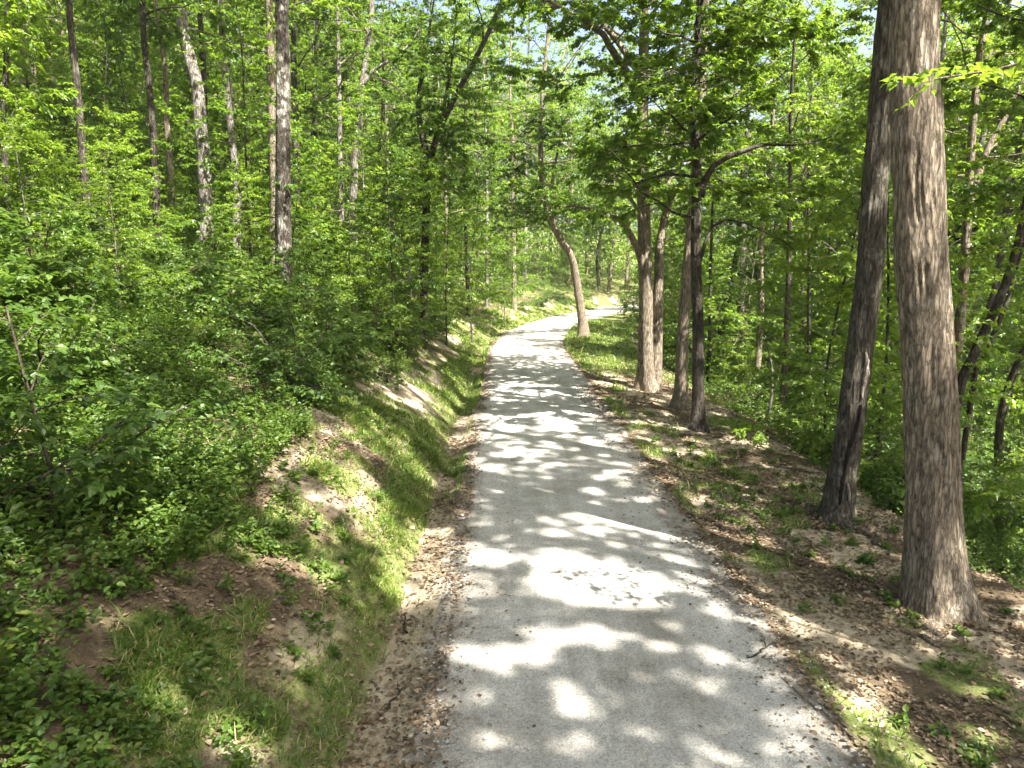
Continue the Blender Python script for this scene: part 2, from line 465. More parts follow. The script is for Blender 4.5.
def spaced(a, b, near, lo, hi, grow=1.07):
    """Coordinates dense (step near) between a and b, growing outwards to lo and hi."""
    c = list(np.arange(a, b + 1e-6, near)); st = near; v = b
    while v < hi:
        st *= grow; v += st; c.append(v)
    st = near; v = a
    while v > lo:
        st *= grow; v -= st; c.insert(0, v)
    return np.array(c)


gx = spaced(-5, 6.5, 0.085, -190, 190, 1.075)
gy = spaced(1.5, 20, 0.11, -80, 260, 1.04)
X, Y = np.meshgrid(gx, gy)
Z = ground(X, Y)
Z = Z - 0.03 * (1 - smooth(-.1, .05, np.abs(lateral(X, Y)) - HALF))
nx, ny = len(gx), len(gy)
i = np.arange(ny - 1)[:, None] * nx; j = np.arange(nx - 1)[None, :]
F = np.stack([i + j, i + j + 1, i + nx + j + 1, i + nx + j], -1).reshape(-1, 4)
xf, yf = X.ravel(), Y.ravel()
me = mesh_from('ground', np.stack([xf, yf, Z.ravel()], 1), [F], M_GROUND,
               {'grass': grass_mask(xf, yf), 'bare': bare_mask(xf, yf), 'gravel': gravel_mask(xf, yf)}, smooth_shade=True)
tag(obj('ground', me), kind='structure')

# the gravel path: a crowned sheet with an irregular edge
ys = np.concatenate([np.arange(-12, 22, .12), np.arange(22, 62, .3), np.arange(62, 110, 1.0)])
us = np.linspace(-1, 1, 29)
U, YY = np.meshgrid(us, ys)
jl = HALF + .16 * (fbm(ys, ys * 0, .5, 71) - .5) + .22 * (noise(ys, ys * 0, 2.3, 72) - .5)
jr = HALF + .18 * (fbm(ys, ys * 0, .55, 73) - .5) + .26 * (noise(ys, ys * 0, 1.9, 74) - .5)
half = np.where(U < 0, jl[:, None], jr[:, None])
lat = U * half
sl = slope_c(YY); nrm = np.sqrt(1 + sl ** 2)
PX = centre(YY) + lat / nrm; PY = YY - lat * sl / nrm
PZ = 0.012 + 0.035 * (1 - U ** 2) - .025 * smooth(.93, 1, np.abs(U)) + 0.018 * (fbm(PX, PY, .9, 75) - .5)
# shallow wheel tracks
PZ = PZ - 0.012 * (np.exp(-((np.abs(lat) - .75) / .25) ** 2))
nx, ny = len(us), len(ys)
i = np.arange(ny - 1)[:, None] * nx; j = np.arange(nx - 1)[None, :]
F = np.stack([i + j, i + j + 1, i + nx + j + 1, i + nx + j], -1).reshape(-1, 4)
tag(obj('path', mesh_from('path', np.stack([PX.ravel(), PY.ravel(), PZ.ravel()], 1), [F], M_GRAVEL, {'edge': np.abs(U).ravel()}, smooth_shade=True)), kind='structure')


def ground_pt(x, y):
    return np.stack([x, y, np.maximum(ground(x, y), np.where(np.abs(lateral(x, y)) < HALF, 0.015, -99))], 1)


# ------------------------------------------------------------------ scatter: grass, litter, stones
def scatter(n, s0, s1, y0, y1, ypow=1.0, rng=R):
    y = y0 + (y1 - y0) * rng.random(n) ** ypow
    s = s0 + (s1 - s0) * rng.random(n)
    sl = slope_c(y); nm = np.sqrt(1 + sl ** 2)
    return centre(y) + s / nm, y - s * sl / nm


def grass_blades():
    xs = []; ysl = []
    for n, a, b, y0, y1 in ((260000, -4.6, -1.45, 2.2, 12), (90000, -4.2, -1.45, 12, 26), (40000, -4.2, -1.45, 26, 60), (40000, 1.4, 5.5, 3.0, 14),
                            (90000, 1.5, 5.2, 14, 46)):
        x, y = scatter(n, a, b, y0, y1); xs.append(x); ysl.append(y)
    x = np.concatenate(xs); y = np.concatenate(ysl)
    keep = R.random(len(x)) < grass_mask(x, y) ** 1.6 * .8
    x, y = x[keep], y[keep]
    n = len(x)
    P = ground_pt(x, y); P[:, 2] -= .006
    h = (0.035 + 0.06 * R.random(n)) * (0.15 + 1.7 * smooth(.25, .8, fbm(x, y, .28, 81))) * np.where(R.random(n) < .04, 1.9, 1.0) * (1 + .03 * np.clip(y - 8, 0, 30))
    w = (0.004 + .003 * R.random(n)) * (1 + .09 * np.clip(y - 6, 0, 40))
    az = R.random(n) * 2 * np.pi; lean = 0.4 + 1.3 * R.random(n)
    d = np.stack([np.cos(az) * lean, np.sin(az) * lean, np.ones(n)], 1); d = norm(d)
    sd = np.stack([-np.sin(az), np.cos(az), np.zeros(n)], 1)
    V = np.empty((n, 5, 3))
    V[:, 0] = P - sd * w[:, None]; V[:, 1] = P + sd * w[:, None]
    mid = P + d * (h * .55)[:, None]; mid[:, 2] += h * .1
    V[:, 2] = mid + sd * (w * .7)[:, None]; V[:, 3] = mid - sd * (w * .7)[:, None]
    V[:, 4] = P + d * h[:, None] + np.stack([np.cos(az), np.sin(az), -np.ones(n) * .3], 1) * (h * .25)[:, None]
    b = (np.arange(n) * 5)[:, None]
    t = np.clip(R.normal(.45, .2, n) + .5 * (fbm(x, y, 1.2, 83) - .5), 0, .97); t = np.where(R.random(n) < .15, 1.0, t)
    me = mesh_from('grass', V.reshape(-1, 3), [b + np.array([[0, 1, 2, 3]]), b + np.array([[3, 2, 4]])], M_GRASS, {'tint': np.repeat(t, 5)})
    tag(obj('grass', me), 'short green grass on the bank and path verges', kind='stuff')


grass_blades()


def dead_leaves():
    xs = []; ysl = []
    for n, a, b, y0, y1 in ((8000, -2.15, -1.36, 2.2, 14), (4000, -2.15, -1.4, 14, 34), (26000, -5.5, -1.95, 2.2, 12), (60000, 1.5, 6.5, 2.6, 13),
                            (36000, 1.6, 7.0, 13, 30), (3000, -1.5, 1.5, 2.6, 26), (3600, 1.0, 1.65, 2.6, 20), (1600, -1.6, -1.2, 2.6, 20), (6000, -9, -3, 8, 30)):
        x, y = scatter(n, a, b, y0, y1); xs.append(x); ysl.append(y)
    x = np.concatenate(xs); y = np.concatenate(ysl)
    s = lateral(x, y)
    keep = (R.random(len(x)) < .25 + .75 * smooth(.35, .6, fbm(x, y, .7, 91))) & (R.random(len(x)) > .75 * grass_mask(x, y))
    x, y = x[keep], y[keep]; n = len(x)
    P = ground_pt(x, y); P[:, 2] += .004 + .02 * R.random(n)
    az = R.random(n) * 2 * np.pi
    D = np.stack([np.cos(az), np.sin(az), R.normal(0, .18, n)], 1)
    N = norm(np.stack([R.normal(0, .3, n), R.normal(0, .3, n), np.ones(n)], 1))
    lv = Leaves()
    L = (.022 + .042 * R.random(n) ** 1.6) * (1 + .035 * np.clip(y - 6, 0, 20))
    L = np.where(np.abs(lateral(x, y)) < 1.3, L * .7, L)
    lv.add(P, D, N, L, L * (.45 + .3 * R.random(n)), np.clip(R.normal(.5, .25, n), 0, 1))
    tag(obj('leaf_litter', lv.build('leaf_litter', M_LITTER, fold=.12, droop=-.12, rich=True)), 'dry brown fallen leaves along both path verges', kind='stuff')


dead_leaves()


def stones():
    n = 9000
    x, y = scatter(n, -1.75, 1.95, 2.6, 17, 1.4)
    s = lateral(x, y)
    keep = R.random(n) < .22 + .78 * smooth(1.0, 1.5, np.abs(s)); x, y = x[keep], y[keep]; n = len(x)
    P = ground_pt(x, y); P[:, 2] = np.where(np.abs(lateral(x, y)) < HALF, 0.03, P[:, 2])
    r = .006 + .013 * R.random(n) ** 2.5
    base = np.array([[1, 0, 0], [0, 1, 0], [-1, 0, 0], [0, -1, 0], [0, 0, .8], [.7, .7, .45], [-.7, .7, .45], [-.7, -.7, .45], [.7, -.7, .45]])
    jit = 1 + .35 * (R.random((n, 9, 1)) - .5)
    V = P[:, None, :] + base[None] * jit * r[:, None, None] * (np.array([1, 1, .8])[None, None])
    b = (np.arange(n) * 9)[:, None]
    F = [b + np.array([[f]]).reshape(1, 3) for f in ((0, 1, 5), (1, 2, 6), (2, 3, 7), (3, 0, 8), (0, 5, 8), (1, 6, 5), (2, 7, 6), (3, 8, 7), (5, 6, 4), (6, 7, 4), (7, 8, 4), (8, 5, 4))]
    tag(obj('pebbles', mesh_from('pebbles', V.reshape(-1, 3), F, M_GRAVEL)), 'loose limestone chips strewn along the path edges', kind='stuff')


stones()


# ------------------------------------------------------------------ gaps in the canopy that let the sun through
SUN_DIR = Vector((0.74, -0.67, 0.0)).normalized()
EL = math.radians(57)
SV = np.array((SUN_DIR.x * math.cos(EL), SUN_DIR.y * math.cos(EL), math.sin(EL)))
GAPS = []


def gap(px, py, r):
    g = hit_ground(px, py); GAPS.append((np.array(g), r))


def gap_at(px, py, Y, r):
    GAPS.append((np.array(at_depth(px, py, Y)), r))


for a in ((474, 435, .5), (455, 420, .6), (440, 408, .65), (420, 392, .65), (402, 378, .65), (500, 428, .4), (425, 540, .4), (405, 560, .42), (395, 585, .3), (385, 535, .5), (368, 510, .5), (350, 485, .55), (330, 465, .5), (365, 440, .45), (385, 430, .45), (400, 450, .42), (340, 440, .4), (415, 470, .35),
          (300, 430, .5), (260, 440, .35), (220, 380, .5), (180, 330, .6), (120, 350, .5), (250, 330, .6), (60, 300, .6), (280, 560, .22), (150, 535, .25), (165, 690, .16), (232, 738, .2), (290, 690, .12), (300, 665, .12), (110, 620, .14),
          (500, 490, .2), (540, 497, .24), (590, 492, .18), (640, 500, .16), (470, 580, .17), (495, 560, .24), (470, 550, .18), (545, 540, .15), (610, 552, .12), (655, 575, .1),
          (485, 658, .2), (520, 655, .17), (560, 688, .17), (490, 742, .14), (430, 725, .14), (600, 650, .12), (660, 650, .13), (700, 690, .12), (770, 720, .11), (640, 735, .13), (575, 745, .14),
          (740, 440, .3), (705, 455, .25), (680, 470, .22), (730, 485, .22), (790, 615, .26), (750, 600, .2), (880, 682, .2), (760, 540, .2), (820, 560, .2), (690, 440, .25), (845, 640, .15),
          (480, 340, .5), (500, 330, .6), (455, 320, .6), (470, 360, .4), (540, 330, .6), (560, 322, .8), (520, 350, .5), (600, 345, .6), (450, 300, .7), (620, 330, .8), (610, 312, 1.2), (600, 318, 1.0),
          (530, 395, .35), (500, 400, .3), (560, 430, .35), (590, 445, .3), (510, 455, .3), (490, 470, .25), (350, 360, .5), (390, 340, .5), (300, 380, .45), (330, 395, .4), (240, 420, .35)):
    gap(*a)
for bx, by, dia, spots in ((936, 606, .54, ((943, 25, .15), (925, 45, .12), (934, 80, .14), (945, 110, .1), (938, 150, .1), (930, 205, .12), (944, 235, .15), (950, 270, .14), (944, 305, .16), (955, 340, .10), (932, 300, .08), (948, 400, .06), (955, 470, .07), (962, 560, .15), (940, 550, .13), (925, 575, .1), (915, 15, .12))),
                           (836, 520, .41, ((868, 350, .10), (866, 375, .10), (862, 400, .06), (872, 300, .08), (880, 200, .10), (886, 120, .10), (858, 470, .07))),
                           (647, 391, .5, ((650, 330, .14), (652, 290, .14), (648, 250, .14), (650, 160, .14), (648, 365, .12))),
                           (698, 430, .27, ((700, 400, .13), (700, 350, .14), (698, 300, .13), (698, 250, .12), (700, 215, .12))),
                           (680, 409, .34, ((684, 380, .14), (687, 320, .12))),
                           (584, 338, .46, ((584, 320, .5), (580, 295, .5), (574, 265, .5)))):
    yb = hit_ground(bx, by).y - dia * .45
    for px_, py_, r_ in spots:
        gap_at(px_, py_, yb, r_ * (1.75 if bx in (936, 836) else 1.2))
for a in ((196, 80, 19.8, .45), (190, 50, 19.8, .45), (200, 115, 19.8, .4), (205, 170, 19.8, .3), (340, 90, 27.8, .45), (340, 140, 27.8, .4), (284, 215, 17.3, .10), (230, 90, 23.8, .3), (233, 150, 23.8, .3), (362, 90, 27.8, .3), (990, 150, 16.8, .3), (978, 185, 16.8, .3)):
    gap_at(*a)
for n_, xr_, yr_, dr_, rr_ in ((44, (540, 790), (0, 240), (15.5, 19.5), (.22, .5)), (44, (700, 1010), (40, 380), (18, 40), (.35, .8)), (30, (400, 640), (0, 280), (28, 62), (.6, 1.2)),
                               (40, (0, 420), (0, 250), (16, 36), (.3, .7))):
    for k in range(n_):
        gap_at(R.uniform(*xr_), R.uniform(*yr_), R.uniform(*dr_), R.uniform(*rr_))
for k in range(120):                       # sun flecks over the thicket of both slopes
    y_ = R.uniform(6, 34); s_ = -R.uniform(3.2, 3.2 + .6 * y_) - HALF if k % 2 else R.uniform(4.5, 4.5 + .6 * y_) + HALF
    x_ = float(centre(y_)) + s_
    GAPS.append((np.array([x_, y_, gz(x_, y_) + R.uniform(.5, 3.0)]), R.uniform(.3, .7)))
for k in range(26):
    y_ = R.uniform(36, 62); x_ = float(centre(y_)) + R.uniform(-16, 16)
    GAPS.append((np.array([x_, y_, gz(x_, y_) + R.uniform(.5, 6.0)]), R.uniform(.6, 1.3)))
gap_at(960, 82, 5.2, .6); gap_at(1000, 90, 5.1, .5); gap_at(925, 80, 5.2, .5)


for k in range(1000):                       # small dapples on the path, in drifts
    y_ = 2.4 + 30 * R.random() ** 1.3; s_ = R.uniform(-1.7, 1.9); x_ = float(centre(y_)) + s_
    if R.random() > .30 + 1.5 * max(fbm(np.array([x_]), np.array([y_ * .6]), 1.3, 131)[0] - .42, 0): continue
    GAPS.append((np.array([x_, y_, 0.0]), .085 + .11 * R.random() ** 1.8))
for k in range(170):                       # and on the leafy verge
    y_ = 3 + 22 * R.random() ** 1.2; s_ = R.uniform(1.6, 6.0); x_ = float(centre(y_)) + s_
    GAPS.append((np.array([x_, y_, gz(x_, y_)]), .06 + .2 * R.random() ** 1.5))
for k in range(16):                        # the sunny opening at the bend
    y_ = R.uniform(38, 66); x_ = float(centre(y_)) + R.uniform(-5, 7)
    GAPS.append((np.array([x_, y_, gz(x_, y_) + R.uniform(0, 7)]), R.uniform(1.0, 2.2)))

# every gap is stamped, with an uneven outline, into a map seen along the sun's direction
E1 = np.cross(SV, [0, 0, 1.0]); E1 /= np.linalg.norm(E1); E2 = np.cross(SV, E1)
MAP_N = 2600; MAP_R = 0.04
GAP_MAP = np.full((MAP_N, MAP_N), 1e6, np.float32)


def uv(P):
    return P @ E1 / MAP_R + MAP_N / 2, P @ E2 / MAP_R + MAP_N / 2


for g, r in GAPS:
    u0, v0 = uv(g); m = int(r * 1.5 / MAP_R) + 2
    iu = np.arange(max(int(u0) - m, 0), min(int(u0) + m, MAP_N)); iv = np.arange(max(int(v0) - m, 0), min(int(v0) + m, MAP_N))
    if not len(iu) or not len(iv): continue
    U_, V_ = np.meshgrid(iu, iv, indexing='ij'); du = U_ - u0; dv = V_ - v0; th_ = np.arctan2(dv, du)
    ph_ = R.random(4) * 6.28
    rr = r / MAP_R * (1 + .20 * np.cos(2 * th_ + ph_[0]) + .14 * np.cos(3 * th_ + ph_[1]) + .10 * np.cos(5 * th_ + ph_[2]))
    sub = GAP_MAP[iu[0]:iu[-1] + 1, iv[0]:iv[-1] + 1]
    inside = du * du + dv * dv < rr * rr
    sub[inside] = np.minimum(sub[inside], np.float32(g @ SV))


def in_gap(P, off=(0, 0, 0), rng=None):
    """Which points (local, plus world offset) stand in the way of the sun towards one of the gaps."""
    Q = P + np.array(off)
    u, v = uv(Q)
    a = np.clip((u + R.normal(0, .9, len(Q))).astype(int), 0, MAP_N - 1); b = np.clip((v + R.normal(0, .9, len(Q))).astype(int), 0, MAP_N - 1)
    return Q @ SV > GAP_MAP[a, b] + 1.2


# ------------------------------------------------------------------ trees
UP = np.array([0, 0, 1.0])


def spray_leaves(lv, B, T, ln, per, size, rng, flat=0.35, droop=0.25, tint_mid=.45, tint_sd=.17):
    """Leaves along many twigs at once. B, T: (n,3) twig base and direction, ln: lengths."""
    n = len(B)
    if n == 0:
        return
    t = rng.random((n, per)) ** .8
    side = np.where(rng.random((n, per)) < .5, -1.0, 1.0)
    S = norm(np.cross(T, UP) + 1e-5)
    ang = np.radians(35 + 40 * rng.random((n, per)))
    P = B[:, None] + T[:, None] * (ln[:, None] * (.08 + .95 * t))[..., None]
    D = T[:, None] * np.cos(ang)[..., None] + S[:, None] * (np.sin(ang) * side)[..., None]
    D = D + rng.normal(0, .22, (n, per, 3)); D[..., 2] -= droop * rng.random((n, per))
    N = np.zeros((n, per, 3)); N[..., 2] = 1; N += rng.normal(0, flat, (n, per, 3))
    P = P + rng.normal(0, .02, P.shape)
    L = size * (.65 + .6 * rng.random((n, per)))
    tw = rng.normal(0, .10, (n, 1))
    ti = np.clip(tint_mid + tw + rng.normal(0, tint_sd, (n, per)), 0, 1)
    lv.add(P.reshape(-1, 3), D.reshape(-1, 3), N.reshape(-1, 3), L.ravel(), (L * (.52 + .2 * rng.random((n, per)))).ravel(), ti.ravel())


def limb_path(p0, az, elev, length, rng, n=7, curl=-.25, wob=.16):
    d = np.array([math.cos(az) * math.cos(elev), math.sin(az) * math.cos(elev), math.sin(elev)])
    pts = [np.array(p0, float)]
    st = length / (n - 1)
    for k in range(n - 1):
        d = d + rng.normal(0, wob, 3) + np.array([0, 0, curl / (n - 1)])
        d = d / np.linalg.norm(d)
        pts.append(pts[-1] + d * st)
    return np.array(pts)


def dress_limb(tb, lv, pts, r0, rng, leaf, per, n_sec, sec_len, twigs, twig_len, start=.25, tubes=True, flat=.35, tint=.45, sides=5):
    """Adds a limb's tube, its side branches and the leaves at their ends."""
    pts = np.asarray(pts)
    m = len(pts)
    if tb is not None:
        tb.add(pts, r0 * (1 - .85 * np.linspace(0, 1, m)) + .004, sides)
    seg = np.diff(pts, axis=0)
    Bs = []; Ts = []; Ls = []
    for k in range(n_sec):
        t = start + (1 - start) * (k + rng.random()) / n_sec
        f = t * (m - 1); q = min(int(f), m - 2); p = pts[q] + seg[q] * (f - q)
        d = seg[q] / np.linalg.norm(seg[q])
        sgn = 1 if k % 2 else -1
        s = np.cross(d, UP); s = s / max(np.linalg.norm(s), 1e-5)
        a = math.radians(rng.uniform(35, 75))
        dd = d * math.cos(a) + s * sgn * math.sin(a) + rng.normal(0, .18, 3)
        dd[2] = dd[2] * .6 + .05
        ln = sec_len * (1.15 - .6 * t) * rng.uniform(.6, 1.25)
        sp = limb_path(p, math.atan2(dd[1], dd[0]), math.asin(np.clip(dd[2] / np.linalg.norm(dd), -.9, .9)), ln, rng, 4, -.2, .14)
        if tubes and tb is not None:
            tb.add(sp, np.array([.35, .26, .17, .08]) * r0 * (1 - .5 * t) + .003, 4)
        for w in range(twigs):
            u = .25 + .75 * (w + rng.random()) / twigs
            g = u * 3; q2 = min(int(g), 2); pp = sp[q2] + (sp[q2 + 1] - sp[q2]) * (g - q2)
            dd2 = sp[q2 + 1] - sp[q2]; dd2 = dd2 / np.linalg.norm(dd2)
            s2 = np.cross(dd2, UP); s2 = s2 / max(np.linalg.norm(s2), 1e-5)
            a2 = math.radians(rng.uniform(10, 70)) * (1 if w % 2 else -1)
            td = dd2 * math.cos(a2) + s2 * math.sin(a2) + rng.normal(0, .2, 3)
            Bs.append(pp); Ts.append(td / np.linalg.norm(td)); Ls.append(twig_len * rng.uniform(.6, 1.2))
    e = pts[-1] - pts[-2]
    for w in range(3):
        Bs.append(pts[-1]); td = e / np.linalg.norm(e) + rng.normal(0, .4, 3); Ts.append(td / np.linalg.norm(td)); Ls.append(twig_len)
    spray_leaves(lv, np.array(Bs), np.array(Ts), np.array(Ls), per, leaf, rng, flat=flat, tint_mid=tint)


def flare(rad_at_base, heights, lob_n, amount, rng, ridge=0.0):
    ph = rng.random(lob_n) * 6.28
    def f(i, th):
        h = heights[np.clip(i, 0, len(heights) - 1)]
        k = np.exp(-np.maximum(h, 0) / (rad_at_base * 1.5 + .05))
        lob = sum(np.cos(th * (2 + q) + ph[q]) / (1.3 + q) for q in range(lob_n))
        rd = 0.0
        if ridge:
            a2 = th / 6.2831853 * 26
            def per(a, hh, m, sd):          # noise that closes round the trunk
                w = th / 6.2831853
                return noise(a + 0 * hh, hh + 0 * a, 1.0, sd) * (1 - w) + noise(a - m, hh + 0 * a, 1.0, sd) * w
            r1 = 1 - np.abs(2 * per(a2 + .6 * np.sin(h * 3.1 + ph[0]), h * 2.6, 26, 5) - 1)
            r2 = per(a2 * 2, h * 9.0, 52, 7)
            rd = ridge * (r1 - .6) + ridge * .55 * (r2 - .5)
        return 1 + rd + amount * k * (1 + .55 * lob) + .045 * np.sin(th * 3 + ph[0] + h * .35) + .03 * np.sin(th * 7 + ph[1] + h * .9)
    return f


def trunk_tube(tb, path, r0, r1, rng, sides=12, step=.3, flare_amt=.8, taper=.9, rough=.05, ridge=0.0):
    pts, d = resample(path, step)
    t = d / d[-1]
    rad = r0 + (r1 - r0) * t ** taper
    h = pts[:, 2] - path[0][2] - .25
    if not ridge:
        pts[1:-1, :2] += rng.normal(0, r0 * .02, (len(pts) - 2, 2))
    tb.add(pts, rad, sides, lobes=flare(r0, h, 3, flare_amt, rng, ridge), rough=0 if ridge else rough, rng=rng)
    return pts, rad


root_src = {}


def make_tree(name, label, base, path_up, dia, height, crown_base, spread, bark, n_limbs=15, leaf=.105, per=26, n_sec=7, twigs=4,
              limbs=(), seed=0, group=None, flare_amt=.8, cat='tree', sides=14, tint=.45, dens=1.0, shape='round', low=0, step=.3, limb_elev=(15, 60), trunk_top=.16, carve=True, ridge=0.0, front=0, front_h=(4.2, 10)):
    """base: world base point; path_up: world points of the trunk the photo shows (from base upward); it is continued to height."""
    rng = np.random.default_rng(1000 + seed)
    root = bpy.data.objects.new(name, None); COL.objects.link(root); root.location = base
    root.empty_display_size = .3
    tag(root, label, cat, group)
    b = np.array(base)
    P = [np.array([0, 0, -.3])] + [np.array(p) - b for p in path_up]
    if P[1][2] > .5:
        P.insert(1, np.array([P[1][0] * .0, P[1][1] * .0, 0.0]))
    last = P[-1]
    if last[2] < height:
        d = (P[-1] - P[-2]) if len(P) > 2 else UP
        d = d / max(np.linalg.norm(d), 1e-6); d = d * .5 + UP * .7; d /= np.linalg.norm(d)
        n = max(2, int((height - last[2]) / 2.5))
        st = (height - last[2]) / n
        for k in range(n):
            d = d + rng.normal(0, .06, 3); d[2] = abs(d[2]); d = d * .8 + UP * .2; d /= np.linalg.norm(d)
            P.append(P[-1] + d * st)
    tb = Tubes()
    r0 = dia / 2
    pts, rad = trunk_tube(tb, P, r0, r0 * trunk_top, rng, sides, step, flare_amt, ridge=ridge)
    obj('trunk', tb.build('trunk', bark), root)
    lv = Leaves()
    ztop = pts[-1][2]
    for L in limbs:                       # limbs that the photo shows one by one
        lt = Tubes()
        lp, _ = resample(np.array([np.array(p) - b for p in L['pts']]), .35)
        dress_limb(lt, lv, lp, L.get('r', .08), rng, L.get('leaf', leaf), L.get('per', per), L.get('n_sec', 8), L.get('sec', 1.3), twigs, L.get('twig', .55), L.get('start', .35), tint=tint, sides=8)
        obj('limb', lt.build('limb', bark), root)
    br = Tubes()
    az = rng.random() * 6.28
    for k in range(n_limbs + low):
        u = (k + rng.random() * .8) / n_limbs if k < n_limbs else None
        if u is not None:
            h = crown_base + (ztop - crown_base) * min(u, .99)
        else:
            h = crown_base * rng.uniform(.45, .95); u = -.1
        q = int(np.searchsorted(pts[:, 2], h)); q = min(max(q, 1), len(pts) - 1)
        p = pts[q]; az += 2.4 + rng.normal(0, .35)
        prof = (math.sin(math.pi * min(max(.18 + .75 * u, 0.05), .97)) ** .7 if shape == 'round' else 1.0 - .7 * max(u, 0))
        ln = spread * prof * rng.uniform(.7, 1.2) * (.6 if u < 0 else 1)
        el = math.radians(limb_elev[0] + (limb_elev[1] - limb_elev[0]) * max(u, 0) + rng.normal(0, 8))
        lp = limb_path(p, az, el, ln, rng, 8, -.35, .19)
        dress_limb(br, lv, lp, min(rad[q] * .34, .010 * ln + .008), rng, leaf, per, max(3, int(n_sec * dens * prof + .5)), max(.5, ln * .38), twigs, .55, .13, tint=tint)
    for k in range(front):                # low boughs on the open, path side
        h = front_h[0] + (front_h[1] - front_h[0]) * (k + rng.random()) / front
        q = min(max(int(np.searchsorted(pts[:, 2], h)), 1), len(pts) - 1)
        lp = limb_path(pts[q], math.radians(rng.uniform(180, 330)), math.radians(rng.uniform(-5, 30)), rng.uniform(1.6, 3.2), rng, 8, -.5, .2)
        dress_limb(br, lv, lp, .022, rng, leaf, per, 9, 1.1, twigs, .5, .1, tint=tint + .05)
    if carve:
        lv, _ = lv.carve(base)
    wm = B_GREY if bark in (B_PALE, B_LICHEN) else bark
    obj('crown', lv.build('crown', M_LEAF, wood=br, wood_mat=wm), root)
    root_src[root.name] = (lv, br, wm)
    return root


def copy_tree(src, loc, rz, scale, label=None, group=None, flip=False):
    c = src.copy(); COL.objects.link(c)
    c.location = loc; c.rotation_euler = (0, 0, rz); c.scale = (scale, scale, scale)
    if label: c['label'] = label
    if group: c['group'] = group
    own = None
    if src.name in root_src and -32 < loc[0] < 48 and -14 < loc[1] < 70:
        lv, br, wm = root_src[src.name]
        lv2, gone = lv.carve(loc, rz, scale)
        if gone > 20:
            own = lv2.build('crown', M_LEAF, wood=br, wood_mat=wm)
    for ch in src.children:
        d = ch.copy(); COL.objects.link(d); d.parent = c
        if own is not None and ch.name.startswith('crown'):
            d.data = own
    return c


def px_trunk(Y, pts):
    return [at_depth(x, y, Y) for x, y in pts]


def base_of(Y, x_px):
    """Ground point under a trunk whose lowest seen pixel column is x_px at distance Y."""
    p = at_depth(x_px, 300, Y)
    return (p.x, p.y, gz(p.x, p.y))


KEY_BASES = []
SIGHT_KEY = []


def key_tree(label, pts, dia, bark, Y=None, base_px=None, height=18, crown_base=7, spread=3.5, limbs=(), seed=0, name='tree', per=32, leaf=.115, **kw):
    """pts: pixels of the trunk axis from low to high, all at distance Y."""
    if base_px is not None:
        g = hit_ground(*base_px); Y = g.y; base = (g.x, g.y, gz(g.x, g.y))
    else:
        base = base_of(Y, pts[0][0])
    up = [p for p in px_trunk(Y, pts) if p.z > base[2] + .25]
    L = []
    for l in limbs:
        dy = l.get('dy', 0.0); q = l['px']; n = len(q)
        L.append(dict(l, pts=[at_depth(x, y, Y + dy * k / max(n - 1, 1)) for k, (x, y) in enumerate(q)]))
    if base[0] < 0:
        crown_base *= .88
    KEY_BASES.append(base)
    if (dia >= .18 and base[1] < 25) or (base[0] > 0 and .2 < dia < .5 and base[1] < 26):
        SIGHT_KEY.append(base)
    return make_tree(name, label, base, up, dia, height, crown_base, spread, bark, limbs=L, seed=seed, per=per, leaf=leaf, **kw)


G_UP = None
# --- downhill side of the path
key_tree('thickest grey brown trunk with flared root base nearest the path, downhill side',
         [(934, 560), (930, 430), (925, 334), (919, 250), (917, 150), (915, 0)], .515, B_GREY, base_px=(936, 606), height=23, crown_base=9.5, spread=6.5, seed=1,
         n_limbs=26, per=40, sides=150, step=.045, ridge=.10, flare_amt=.75, trunk_top=.3, limb_elev=(5, 60))
key_tree('leaning dark grey trunk with split bark and a pale scar, beside the thickest trunk',
         [(838, 500), (846, 450), (854, 390), (861, 334), (870, 262), (872, 225), (878, 150), (884, 75), (891, 0)], .375, B_SPLIT, base_px=(836, 520), height=22,
         crown_base=9, spread=6.2, seed=2, n_limbs=26, per=40, sides=120, step=.05, ridge=.12, flare_amt=.75, trunk_top=.3)
key_tree('straight twin stem grey tree with a long limb reaching over the path',
         [(646, 370), (646, 300), (644, 225), (642, 150), (644, 37), (644, 0)], .45, B_GREY, base_px=(647, 391), height=20, crown_base=4.7, spread=4.4, seed=3, sides=48, step=.1, ridge=.08, front=11, front_h=(5, 10.5), n_limbs=28, per=42, n_sec=9,
         limbs=[dict(px=[(644, 275), (638, 250), (622, 222), (610, 217), (597, 213), (579, 206), (558, 206), (540, 200)], r=.11, start=.5, n_sec=8, dy=-1.5),
                dict(px=[(655, 386), (657, 330), (659, 270), (660, 243), (668, 205), (681, 180), (694, 150), (702, 110)], r=.20, start=.65, dy=.6),
                dict(px=[(645, 235), (641, 215), (630, 198), (618, 180), (612, 165)], r=.07, start=.4, dy=-.6),
                dict(px=[(642, 105), (628, 75), (612, 50), (599, 30), (564, 9), (530, -8)], r=.13, start=.4, dy=-2),
                dict(px=[(640, 75), (620, 45), (600, 20), (580, -5), (566, -40)], r=.10, start=.4, dy=.8)])
key_tree('plain leaning brown trunk standing just behind the crooked dark one',
         [(681, 390), (683, 330), (688, 260), (694, 190), (699, 140), (703, 60)], .34, B_GREY, base_px=(680, 409), height=17, crown_base=6, spread=3.4, seed=4, front=6, front_h=(5, 10))
